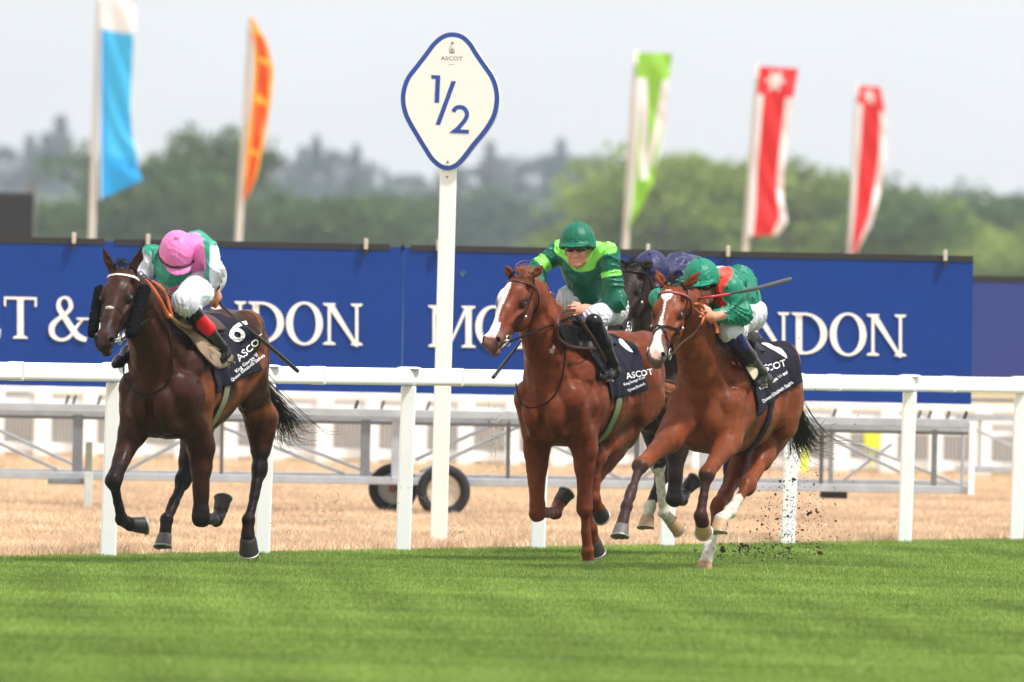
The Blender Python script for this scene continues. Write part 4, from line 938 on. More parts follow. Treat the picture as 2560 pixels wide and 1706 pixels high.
def shell(sp, name, f0, f1, a0, a1, off, mt, par, thick=.008, nf=24, na=50, slant=0.0):
    H = sp['H']; A = []; D = []
    for i in range(nf):
        for j in range(na):
            a = a0 + (a1 - a0) * j / (na - 1); f = f0 + (f1 - f0) * i / (nf - 1) + slant * (abs(a) - abs(a0)); A.append(H(f, 0, 1.16 + H.wh - 1.52)); D.append(H.l * math.sin(a) + H.u * math.cos(a))
    P = sp['sdf'].shoot(np.array(A), np.array(D), off, .385); Fc = np.array([(i * na + j, i * na + j + 1, (i + 1) * na + j + 1, (i + 1) * na + j) for i in range(nf - 1) for j in range(na - 1)])
    o = mesh_np(name, P, Fc, mt, par); m_ = o.modifiers.new('solid', 'SOLIDIFY'); m_.thickness = thick; m_.offset = 0; return o
def saddle(sp, label, fc, mt, girth_mt):
    o = shell(sp, 'saddle', fc + .17, fc - .20, -.55, .55, .035, mt, None, .02); tag(o, label, 'saddle'); H = sp['H']
    for s in (-1, 1):
        a = [.0, .30, .62, .62]
    shell(sp, 'girth', fc + .0, fc - .075, .9, 2 * math.pi - .9, .012, girth_mt, o, .006, 6, 60, 0)
    return o
CHEST = S(122, 62, 34); BAY = S(54, 27, 15)
hair_b = mat('black_hair', S(22, 20, 20), .45, spec=.4); hair_c = mat('chestnut_hair', S(168, 98, 58), .5); hair_d = mat('dark_hair', S(30, 24, 24), .5)
BLK = S(26, 20, 20)
def F3(H, f, l, u): return H(f, l, u)
h1 = dict(wx=436, wy=795, Z=71.2, yaw=20.5, cr=.09, hs=1.1, coat=BAY, legdark=BLK, hair=hair_b, label='dark bay racehorse at left with sheepskin cheek pieces, ridden by the jockey in pink cap',
  neck=[(362, 800, 0, .155, 0), (335, 740, 0, .115, 0)], crest=[(405, 765, 0), (360, 715, 0)],
  poll=(304, 664, 0), hdir=(-.16, -.66, -.73), hlat=(.96, -.22, .03), ears=[(256, 616), (356, 614)], earturn=0, tanflank=S(134, 76, 42), muzzle=S(46, 38, 38), facedark=S(66, 42, 32),
  legs=[dict(l=-.17, p=[(330, 1085), (283, 1203), (303, 1298), (325, 1311)], sole=(.8, .35, .15), toe=(.3, -.5, -.8)),
        dict(l=.17, p=[(502, 1120), (503, 1298), (541, 1301, -.08), (550, 1282, -.12)], sole=(.10, .6, .9), toe=(.3, -.6, .5)),
        dict(l=-.13, hind=True, p=[(492, 1075), (459, 1200), (417, 1298), (413, 1336)], sole=(-.05, -.3, -.9), toe=(-.3, -.9, -.2), hc='grey'),
        dict(l=.15, hind=True, p=[(655, 1050), (649, 1172), (622, 1300), (620, 1342)], sole=(.05, .6, -.9), hsc=1.2, toe=(.0, -.8, -.7))],
  tail=dict(path=[(706, 1040, 0), (725, 1078, -.04), (765, 1068, -.10)], n=210, spread=.8))
h2 = dict(wx=1420, wy=825, Z=74.5, yaw=25, cr=.03, hs=1.1, coat=S(108, 51, 27), hair=hair_c, label='chestnut racehorse with a broad white blaze, ridden by the jockey in green with lime yoke',
  neck=[(1350, 820, 0, .155, 0), (1325, 745, 0, .115, 0)], crest=[(1385, 790, 0), (1348, 725, 0)],
  poll=(1299, 682, 0), hdir=(-.31, -.66, -.70), hlat=(.90, -.40, -.04), ears=[(1263, 663), (1358, 662)], muzzle=S(120, 84, 76),
  blaze=[[(1233, 728), (1262, 702), (1278, 706), (1266, 742), (1252, 772), (1246, 800), (1252, 812), (1244, 832), (1236, 845), (1220, 842), (1208, 838), (1206, 822), (1226, 780), (1231, 752)]], scar=[(1380, 878, 6), (1385, 868, 4)],
  legs=[dict(l=-.17, p=[(1342, 1125), (1343, 1285), (1388, 1283, -.40), (1396, 1262, -.46)], sole=(.5, .5, .7), toe=(.4, -.4, .6), up=.8),
        dict(l=.17, p=[(1462, 1125), (1461, 1272), (1469, 1378), (1473, 1404)], sole=(0, -.3, -1), toe=(-.3, -.9, -.2)),
        dict(l=-.13, hind=True, p=[(1560, 1080), (1478, 1215), (1478, 1325), (1484, 1350)], sole=(.3, .6, -.8), toe=(0, -.8, -.6)),
        dict(l=.05, hind=True, p=[(1560, 1075), (1496, 1140), (1486, 1245), (1494, 1268)], sole=(.3, .8, -.4), toe=(0, -.3, -.9))],
  tail=dict(path=[(1700, 1000, 0), (1720, 1030, 0), (1740, 1060, 0)], n=150), fl=.13, fdir=((-.3, .7, .05), (-.2, .9, .15), (-.3, .9, .05)))
h3 = dict(wx=1800, wy=838, Z=72.9, yaw=19.5, cr=-.01, hs=1.06, coat=S(114, 57, 30), hair=hair_b, legdark=None, label='bay racehorse at right with white star and stripe, rider with red sash',
  neck=[(1735, 850, 0, .155, 0), (1715, 775, 0, .115, 0)], crest=[(1775, 805, 0), (1735, 740, 0)],
  poll=(1683, 708, 0), hdir=(-.19, -.62, -.73), hlat=(.95, -.26, -.10), ears=[(1639, 673), (1753, 675)], earturn=.2, muzzle=S(110, 92, 88),
  blaze=[[(1652, 738), (1660, 727), (1674, 725), (1683, 730), (1680, 742), (1671, 750), (1664, 752), (1655, 746)], [(1661, 748), (1667, 748), (1662, 775), (1658, 800), (1655, 830), (1652, 852), (1660, 880), (1655, 900), (1630, 893), (1625, 862), (1636, 835), (1648, 802), (1656, 780)]],
  legs=[dict(l=-.17, p=[(1672, 1100), (1600, 1165), (1566, 1266), (1556, 1312)], sole=(-.08, -.35, -.9), toe=(-.3, -.9, -.1), hc='grey', dark=S(52, 38, 38), up=.9),
        dict(l=.17, p=[(1822, 1105), (1766, 1186), (1752, 1290), (1756, 1306)], sole=(.1, .75, -.35), toe=(0, -.3, -.9), hc='tan', dark=S(50, 32, 28), up=.9, white=0, green=.5),
        dict(l=-.13, hind=True, p=[(1900, 1080), (1796, 1268), (1775, 1370), (1764, 1405)], sole=(-.1, -.2, -.9), toe=(-.3, -.9, -.1), white=.35, hc='tan'),
        dict(l=.07, hind=True, p=[(1955, 1060), (1868, 1215), (1824, 1280), (1802, 1300)], sole=(-.05, -.25, -.9), toe=(-.4, -.9, -.1), white=.55, hc='tan')],
  tail=dict(path=[(2005, 1090, 0), (2022, 1105, -.05), (2055, 1098, -.15)], n=330))
h4 = dict(wx=1690, wy=812, Z=77.5, yaw=26, coat=S(44, 32, 27), dorsal=S(30,22,20), hair=hair_d, legdark=BLK, label='nearly black racehorse half hidden between the two green jockeys',
  neck=[(1625, 825, 0, .15, 0), (1605, 735, 0, .11, 0)], crest=[(1650, 780, 0), (1620, 705, 0)],
  poll=(1580, 658, 0), hdir=(-.22, -.58, -.78), hlat=(.90, -.42, -.02), ears=[(1545, 648), (1632, 655)], earturn=.4, muzzle=S(40, 34, 34), facedark=S(44, 34, 32),
  legs=[dict(l=-.17, p=[(1640, 1085), (1646, 1165), (1659, 1283), (1676, 1300)], sole=(.6, .4, -.5), toe=(.3, -.5, -.8), white=.97, hc='tan', green=.3),
        dict(l=.17, p=[(1695, 1100), (1685, 1248), (1705, 1250, -.1), (1714, 1226, -.2)], sole=(.6, .5, .5), toe=(.3, -.4, .6)),
        dict(l=-.28, hind=True, p=[(1730, 1040), (1655, 1190), (1624, 1268), (1620, 1290)], sole=(-.05, -.25, -.9), toe=(-.4, -.9, -.1), hc='tan', white=.12),
        dict(l=.15, hind=True, p=[(1840, 1040), (1828, 1170), (1800, 1260), (1800, 1280)], sole=(0, .5, -.9), toe=(0, -.8, -.7))],
  tail=dict(path=[(1930, 1000, 0), (1950, 1020, -.05)], n=60))
for h_ in (h1, h2, h3, h4): build_horse(h_)
# ------------------------------------------------------------------ jockeys
SKIN = mat('skin', attr=True, rough=.5, spec=.4)
SILK = mat('silk', attr=True, rough=.42, spec=.35, noise=.04, nscale=10, bump=.006, bscale=14)
SILKN = mat('silk_plain', attr=True, rough=.45, spec=.3, bump=.006, bscale=22)
BREE = mat('white_breeches', attr=True, rough=.6, bump=.004, bscale=20)
BOOT = mat('boot_leather', attr=True, rough=.25, spec=.25, noise=.05, bump=.003, bscale=25)
def paintpx(V, col, polys, soft=1.5, noise=0, pv=None):
    px = PIX(V)
    for poly, c in polys:
        s_ = poly_sd(px, smooth_loop(poly, 3)) + noise * vnoise(V * 12, 5); m_ = sstep(-soft, soft, s_)[:, None]; col[:] = col * (1 - m_) + np.array(c) * m_
def sdf_obj(name, s, h, mt, par, base, polys=(), disp=None, fn=None):
    V, F = s.mesh(h, disp); col = np.tile(np.array(base, float), (len(V), 1))
    paintpx(V, col, polys)
    if fn is not None: fn(V, col)
    return mesh_np(name, V, F, mt, par, col=col)
def wrinkle(amp, fr, seed, ax=(1, 1, 1)):
    r = np.random.RandomState(seed); D = [nrm(r.normal(size=3)) for _ in range(3)]
    def f(X):
        o = 0
        for i, d in enumerate(D):
            n = np.sin(6.283 * (X @ d * fr * (.8 + .3 * i) + .9 * vnoise(X * 2.6, seed + i) + .25 * vnoise(X * 7, seed + 9 + i)))
            o = o + (1 - np.abs(n)) ** 2 * sstep(-.1, .6, vnoise(X * 3.1, seed + 20 + i))
        return -amp * (o - .4)
    return f
def hand(S_, wrist, fist, across, palm_n, left=True, h=1.0):
    """closed hand: fist = knuckle row centre, across = along the knuckles from index to little finger, palm_n = out of the palm"""
    d = nrm(fist - wrist); a = nrm(across - d * (np.array(across) @ d)); n = nrm(np.cross(d, a)); n = n if n @ palm_n > 0 else -n
    pc = fist - d * .03
    S_.cone(wrist, pc, .026, .030, .02, (n, .75)); S_.ell(pc, (.040, .040, .018), np.stack([d, a, n], 1), .015)
    for i, (ln, r) in enumerate([(.040, .0093), (.044, .0095), (.041, .009), (.033, .008)]):
        k0 = fist + a * ((i - 1.5) * .0205 * h); k1 = k0 + d * ln * .75 + n * .012; k2 = k1 - d * .006 + n * .027; k3 = k2 - d * .026 + n * .006
        S_.cone(pc + a * ((i - 1.5) * .016), k0, r, r * 1.08, .006); S_.chain([k0, k1, k2, k3], [r * 1.05, r, r * .95, r * .85], .003)
    t0 = pc - a * .034 - d * .018 + n * .006; t1 = t0 - a * .012 + d * .032 + n * .014; t2 = t1 + a * .018 + d * .022 + n * .010; S_.chain([t0, t1, t2], [.015, .012, .0095], .006)
def head_sdf(S_, c, F_, U_, neck):
    """c = centre between the ears, F_ = facing direction, U_ = up"""
    U_ = nrm(U_ - F_ * (U_ @ F_)); Lf = np.cross(U_, F_); M_ = np.stack([F_, Lf, U_], 1); q = lambda f, l, u: c + M_ @ np.array([f, l, u])
    S_.ell(q(-.01, 0, .035), (.098, .076, .10), M_, .03); S_.ell(q(.03, 0, -.045), (.062, .056, .072), M_, .03); S_.ell(q(.070, 0, -.088), (.026, .026, .022), M_, .02)
    S_.cone(q(.085, 0, .02), q(.113, 0, -.030), .009, .013, .01); S_.ell(q(.104, 0, -.034), (.013, .018, .009), M_, .006)
    S_.cone(q(.088, -.02, -.060), q(.088, .02, -.060), .0075, .0075, .006); S_.cone(q(.086, -.016, -.070), q(.086, .016, -.070), .008, .008, .004)
    for s in (-1, 1):
        S_.ell(q(.072, s * .036, -.02), (.022, .022, .024), M_, .02); S_.cut(q(.098, s * .031, .016), (.016, .016, .010), M_, k=.012); S_.ell(q(.078, s * .031, .016), (.014, .014, .011), M_, .004)
        S_.cone(q(.090, s * .012, .034), q(.080, s * .050, .030), .008, .006, .008); S_.ell(q(-.005, s * .078, -.005), (.018, .010, .032), M_ @ rotm((0, 1, 0), .2), .008)
        S_.ell(q(.02, s * .045, -.055), (.04, .02, .04), M_, .02)
    S_.cone(q(-.03, 0, -.03), neck, .055, .058, .03)
    return q, M_
def helmet(par, c, F_, U_, col, polys=(), band=None, peak=1.0, sc=1.0, fn=None):
    U_ = nrm(U_ - F_ * (U_ @ F_)); Lf = np.cross(U_, F_); M_ = np.stack([F_, Lf, U_], 1); q = lambda f, l, u: c + M_ @ (np.array([f, l, u]) * sc); s = Sdf()
    s.ell(q(-.008, 0, .045), np.array((.142, .118, .135)) * sc, M_, .02); s.ell(q(0, 0, .0), np.array((.136, .117, .06)) * sc, M_, .04); s.ell(q(-.0, 0, -.090), np.array((.3, .3, .10)) * sc, M_ @ rotm((0, 1, 0), -.20), k=.01, op=-1)
    s.ell(q(.108, 0, .040), np.array((.075, .088, .012)) * sc, M_ @ rotm((0, 1, 0), .12), .014); s.ell(q(-.01, 0, .183), np.array((.016, .016, .009)) * sc, M_, .006)
    def disp(X):
        Q = (X - c) @ M_; a = np.arctan2(Q[:, 1], Q[:, 0] + .01); d = np.abs(((a / (math.pi / 3)) + .5) % 1 - .5) * np.hypot(Q[:, 0], Q[:, 1]); up_ = Q[:, 2] > .02
        g_ = sstep(.02, .0, np.abs(Q[:, 2] - .05 - .15 * Q[:, 0])) * (np.hypot(Q[:, 0], Q[:, 1]) > .08)
        return (.0022 * sstep(.012, .0, d) * up_) + wrinkle(.0022, 6, 41)(X) * (Q[:, 2] > .0) + .003 * g_ * vnoise(X * 22, 9)
    o = sdf_obj('helmet', s, .0045, SILKN, par, col, polys, disp, fn)
    if band is not None:
        m = MB(); P = []
        for k in range(41):
            a = 2 * math.pi * k / 40; P.append(q(-.006 + .139 * math.cos(a), .1185 * math.sin(a), .030 + .024 * math.cos(a)))
        P = s.snap(np.array(P), .002); m.tube(list(P), .0075, 6, cap=False); b_ = m.build('helmet_band', mat('dark_band', S(52, 26, 36), .5), o, smooth=True); b_.matrix_parent_inverse = Matrix.Identity(4)
    return o, q, M_
def limb(s, pts, rs, k=.03, sq=None): s.chain([np.array(p, float) for p in pts], rs, k, sq)
def whip(pts, label, cols, rs, n=10):
    P = smooth_loop(np.array(pts), 10, False); t_ = np.linspace(0, 1, len(P)); r_ = np.interp(t_, np.linspace(0, 1, len(rs)), rs); m = MB(); m.tube(list(P), r_, n); o = m.build('riding_whip', mat('whip', attr=True, rough=.35, coat=.2), None, smooth=True)
    a = o.data.color_attributes.new('Col', 'FLOAT_COLOR', 'POINT'); tt = np.repeat(t_, n); c = np.ones((len(tt), 4), np.float32)
    for i, t0 in enumerate(tt):
        cc = [q[1] for q in cols if t0 >= q[0]][-1]; c[i, :3] = cc
    a.data.foreach_set('color', c.ravel()[:len(o.data.vertices) * 4]); return tag(o, label, 'riding whip', 'riding whips')
def skincol(V, col):
    col *= (1 + .10 * vnoise(V * 14, 3))[:, None]
sk = S(214, 150, 124)
def face_extras(q, M_, par, goggles=True):
    if goggles:
        m = MB()
        for s in (-1, 1):
            V, F = ellip(q(.082, s * .036, .018), (.030, .040, .026), 18, 12, M_ @ rotm((0, 0, 1), s * .35)); m.add(V, F)
        V, F = ellip(q(.103, 0, .02), (.012, .02, .010), 12, 8, M_); m.add(V, F); g_ = m.build('goggles', mat('goggle_lens', S(16, 14, 14), .08, coat=1), par, smooth=True)
        m = MB(); P = [q(.075, .068, .02), q(.03, .088, .02), q(-.05, .083, .02), q(-.11, 0, .02), q(-.05, -.083, .02), q(.03, -.088, .02), q(.075, -.068, .02)]; m.tube(list(smooth_loop(P, 4, False)), .011, 8, flat=None); m.build('goggle_strap', LEA, par, smooth=True)
    else:
        for s in (-1, 1):
            m = MB(); V, F = ellip(q(.083, s * .031, .016), (.0115, .0115, .0115), 14, 10, M_); m.add(V, F); m.build('eye', mat('eye_white', S(70, 60, 55), .15), par, smooth=True)
def hair_cap(q, M_, par, c=(.02, .014, .01)):
    s = Sdf(); s.ell(q(-.028, 0, .03), (.09, .080, .088), M_, .01); s.ell(q(-.05, 0, -.02), (.055, .068, .05), M_, .02); return sdf_obj('hair', s, .007, mat('short_hair', attr=True, rough=.7, bump=.004, bscale=150), par, c)
def boot(par, pts, rs, heel, toe, cols, name='boot'):
    s = Sdf(); limb(s, pts, rs, .03); an = np.array(pts[-1]); s.cone(an, heel, rs[-1], .036, .02); s.cone(heel, heel * .4 + toe * .6, .034, .036, .03); s.cone(heel * .4 + toe * .6, toe, .036, .026, .03)
    return sdf_obj(name, s, .006, BOOT, par, cols[0], cols[1], wrinkle(.003, 8, 61))
def stirrup(par, c, ax, dn):
    m = MB(); a = nrm(ax); d = nrm(dn); P = [c + a * .05 * math.cos(t_) * 1.0 - d * (.062 * math.sin(t_)) for t_ in np.linspace(0, math.pi, 14)]; m.tube([c - a * .05] + [p for p in P[::-1]] , .005, 6); o = m.build('stirrup_iron', STEEL, par, smooth=True); m = MB(); m.tube([c - a * .052, c + a * .052], .009, 6); t_ = m.build('stirrup_tread', STEEL, o); t_.matrix_parent_inverse = Matrix.Identity(4); return o
# ---- jockey in pink cap
def jockey1():
    H = h1['H']; p = H.PL; pk = S(226, 124, 182); gn = S(44, 148, 122); wh = S(208, 208, 218)
    hc = p(460, 637, .0) + H.f * .10; Fh = nrm(rt * .10 + fw * -.62 + np.array([0, 0, -.76])); Uh = nrm(rt * -.05 - fw * .70 + np.array([0, 0, .72]))
    sh_l, sh_r = p(520, 630, .21), p(380, 642, -.21); hip = p(478, 668, 0) - H.f * .10; wl = p(534, 720, .24); wr = p(372, 752, -.14)
    body = Sdf(); neck = p(452, 655, 0) - H.f * .06
    q, M_ = head_sdf(body, hc - Uh * .02, Fh, Uh, neck); body.cone(neck, hip, .08, .09, .05); body.chain([sh_r, neck, sh_l], [.045, .06, .045], .04)
    el, er = p(537, 676, .27), p(354, 700, -.26); limb(body, [sh_l, el, wl], [.042, .036, .026]); limb(body, [sh_r, er, wr], [.042, .036, .026])
    fl = p(546, 752, .24); hand(body, wl, fl, H.f * -.6 + up * -.1 + rt * .1, -rt, h=1.0); fr = p(384, 775, -.08); hand(body, wr, fr, H.l, -up)
    e = sdf_obj('person', body, .0048, SKIN, None, sk, fn=skincol); tag(e, 'jockey in pink cap and green, pink and white silks crouched on the dark bay horse', 'jockey', 'jockeys riding the horses')
    hair_cap(q, M_, e); face_extras(q, M_, e, True)
    s = Sdf(); AX = np.stack([rt, fw, up], 1)
    s.ell(p(455, 668, 0) - H.f * .04, (.185, .15, .145), AX, .04); s.ell(p(452, 690, 0) - H.f * .06, (.165, .14, .105), AX, .06)
    s.cone(p(470, 640, 0) - H.f * .08, hip, .155, .125, .08); s.chain([sh_r + up * -.0, neck - H.f * .05, sh_l], [.07, .11, .07], .06)
    limb(s, [sh_l, el, p(534, 706, .26)], [.066, .056, .046]); limb(s, [sh_r, er, wr * .8 + er * .2], [.068, .060, .045])
    s.cone(p(452, 700, .0) - H.f * .1, p(470, 712, 0) - H.f * .1, .10, .10, .05)
    def fn(V, col):
        dl = np.minimum.reduce([np.linalg.norm(V - (a + (b - a) * np.clip(((V - a) @ (b - a)) / ((b - a) @ (b - a)), 0, 1)[:, None]), axis=1) for a, b in ((sh_l + (el - sh_l) * .12, el), (el, wl), (sh_r + (er - sh_r) * .12, er), (er, wr))])
        m_ = sstep(.085, .070, dl)[:, None]; px = PIX(V); m_ = m_ * ((px[:, 0] > 524) | (px[:, 0] < 384))[:, None]; col[:] = col * (1 - m_) + np.array(wh) * m_
    o = sdf_obj('silks', s, .006, SILK, e, gn, [([(468, 585), (494, 583), (506, 600), (513, 640), (514, 668), (506, 700), (486, 722), (474, 716), (480, 690), (478, 640), (466, 600)], pk), ([(415, 722), (440, 716), (470, 700), (478, 712), (440, 730), (420, 730)], pk)], wrinkle(.0130, 6.0, 71, (1, 1, .6)), fn)
    m = MB(); m.tube([wl + (el - wl) * .04, wl + (el - wl) * .30], .040, 18); m.build('wristband', LEA, e, smooth=True)
    b = Sdf(); kl, kr = p(460, 755, .20), p(410, 745, -.20); hl = hip + H.l * .07 - up * .06; hr = hip - H.l * .07 - up * .06
    b.cone(hl, hr, .11, .11, .05); limb(b, [hl, kl], [.105, .080], .05); limb(b, [hr, kr], [.105, .080], .05); b.cone(kl, p(486, 786, .22), .075, .058, .03); b.cone(kr, p(420, 785, -.22), .075, .055, .03); b.cone(hl, p(498, 738, .22), .10, .080, .05)
    sdf_obj('breeches', b, .006, BREE, e, S(206, 207, 216), [([(506, 742), (523, 740), (523, 744), (508, 746)], S(120, 170, 150))], wrinkle(.0085, 8, 81))
    V, F = text_pts('JUDDMONTE', 1.0)
    boot(e, [p(478, 778, .22), p(516, 824, .25), p(552, 868, .25)], [.060, .052, .040], p(562, 884, .25), p(571, 900, .25) + H.f * .16, (S(20, 19, 24), [([(490, 812), (512, 788), (525, 778), (541, 815), (520, 842)], S(214, 24, 40))]))
    boot(e, [p(425, 790, -.24), p(350, 850, -.26), p(318, 880, -.27)], [.056, .05, .038], p(312, 893, -.27), p(303, 912, -.27) + H.f * .10, (S(24, 22, 26), []))
    helmet(e, hc - Uh * .02, Fh, Uh, pk, band=True, sc=.97)
    stirrup(e, p(572, 906, .26) + H.f * .03, H.l, up * -1)
    whip([p(540, 740, .24), p(549, 752, .24), p(565, 775, .25), p(660, 855, .27), p(744, 928, .30)], 'black whip held in the left fist of the pink-capped jockey', [(0, S(30, 28, 30))], [.011, .011, .011, .009, .0065, .0065, .013, .014, .0135])
    return fl, fr, kl
# ---- jockey in two greens
def jockey2():
    H = h2['H']; p = H.PL; dg = S(4, 98, 74); lm = S(140, 240, 96)
    hc = p(1460, 624, .0) + H.f * .10; Fh = nrm(rt * -.16 - fw * .95 + np.array([0, 0, -.10])); Uh = nrm(rt * -.06 - fw * .1 + np.array([0, 0, .95]))
    sh_l, sh_r = p(1518, 636, .20), p(1400, 630, -.20); hip = p(1478, 748, 0) - H.f * .14; wl = p(1506, 774, .16); wr = p(1352, 742, -.16)
    body = Sdf(); neck = p(1455, 655, 0) - H.f * .02
    q, M_ = head_sdf(body, hc - Uh * .005, Fh, Uh, neck); body.cone(neck, hip, .08, .09, .05); body.chain([sh_r, neck, sh_l], [.045, .06, .045], .04)
    el, er = p(1540, 756, .27), p(1343, 672, -.30); limb(body, [sh_l, el, wl], [.042, .038, .028]); limb(body, [sh_r, er, wr], [.042, .036, .026])
    fl = p(1440, 776, .10); body.cone(wl, p(1462, 772, .12), .029, .027, .02); hand(body, p(1466, 772, .12), fl, up * -1 + rt * .1, fw, h=1.0); fr = p(1362, 776, -.10); hand(body, wr, fr, H.l, -up)
    e = sdf_obj('person', body, .0045, SKIN, None, sk, fn=skincol); tag(e, 'jockey in dark green silks with a lime yoke, riding the chestnut with broad blaze', 'jockey', 'jockeys riding the horses')
    paint = e.data.color_attributes['Col']
    hair_cap(q, M_, e); face_extras(q, M_, e, True)
    s = Sdf(); AX = np.stack([rt, fw, up], 1)
    s.ell(p(1462, 668, 0), (.160, .13, .165), AX, .04); s.ell(p(1470, 725, 0) - H.f * .05, (.140, .13, .12), AX, .06); s.cone(p(1468, 660, 0) - H.f * .05, hip, .15, .12, .08)
    s.chain([sh_r, neck - up * .03 - H.f * .03, sh_l], [.072, .095, .072], .06)
    limb(s, [sh_l, el * .6 + sh_l * .4, el, p(1500, 775, .15)], [.075, .068, .066, .048], .03); limb(s, [sh_r, er, wr], [.072, .058, .046])
    def fn(V, col):
        a, b = sh_l, el; t_ = np.clip(((V - a) @ (b - a)) / ((b - a) @ (b - a)), 0, 1); d = np.linalg.norm(V - a - t_[:, None] * (b - a), axis=1); m_ = ((d < .10) & (np.abs(t_ - .42) < .055)).astype(float)
        a, b = sh_r, er; t_ = np.clip(((V - a) @ (b - a)) / ((b - a) @ (b - a)), 0, 1); d = np.linalg.norm(V - a - t_[:, None] * (b - a), axis=1); m_ = np.maximum(m_, ((d < .10) & (t_ > .62) & (t_ < .95)).astype(float))
        m_ = m_[:, None]; col[:] = col * (1 - m_) + np.array(lm) * m_
    sdf_obj('silks', s, .006, SILK, e, dg, [([(1394, 592), (1420, 585), (1500, 588), (1530, 600), (1542, 618), (1538, 632), (1512, 636), (1492, 655), (1486, 672), (1462, 680), (1438, 678), (1424, 664), (1410, 648), (1386, 630)], lm)], wrinkle(.0130, 6.0, 171, (1, 1, .7)), fn)
    m = MB(); c0 = p(1497, 775, .145); m.tube([c0, c0 + nrm(el - wl) * .02], .050, 18); m.build('cuff', mat('dark_cuff', S(14, 50, 44), .6), e, smooth=True)
    b = Sdf(); kl, kr = p(1486, 796, .20), p(1414, 775, -.20); hl = hip + H.l * .09 + up * -.06; hr = hip - H.l * .09
    b.cone(hl, hr, .10, .10, .05); limb(b, [hl, kl], [.10, .066], .05); limb(b, [hr, p(1430, 748, -.12), kr], [.10, .09, .078], .05); b.cone(kl, p(1487, 812, .21), .06, .054, .03); b.cone(p(1528, 776, .2), kl, .070, .066, .05)
    sdf_obj('breeches', b, .006, BREE, e, S(206, 207, 216), [], wrinkle(.0085, 8, 181))
    boot(e, [p(1484, 806, .22), p(1508, 860, .25), p(1530, 908, .25)], [.060, .054, .042], p(1537, 930, .25), p(1524, 944, .25) + H.f * .15, (S(18, 17, 20), []))
    boot(e, [p(1410, 800, -.24), p(1440, 860, -.26), p(1466, 908, -.27)], [.056, .05, .04], p(1472, 925, -.27), p(1470, 935, -.27) + H.f * .15, (S(18, 17, 20), []))
    helmet(e, hc, Fh, Uh, dg, sc=1.0)
    stirrup(e, p(1524, 952, .26) + H.f * .06, H.l, up * -1)
    whip([p(1377, 730, -.10), p(1362, 760, -.10), p(1340, 795, -.10), p(1290, 870, -.10), p(1233, 944, -.10)], 'black whip across the neck of the chestnut horse with the white blaze', [(0, S(30, 28, 30))], [.013, .012, .012, .010, .006, .006, .012, .012])
    return fl, fr, kl
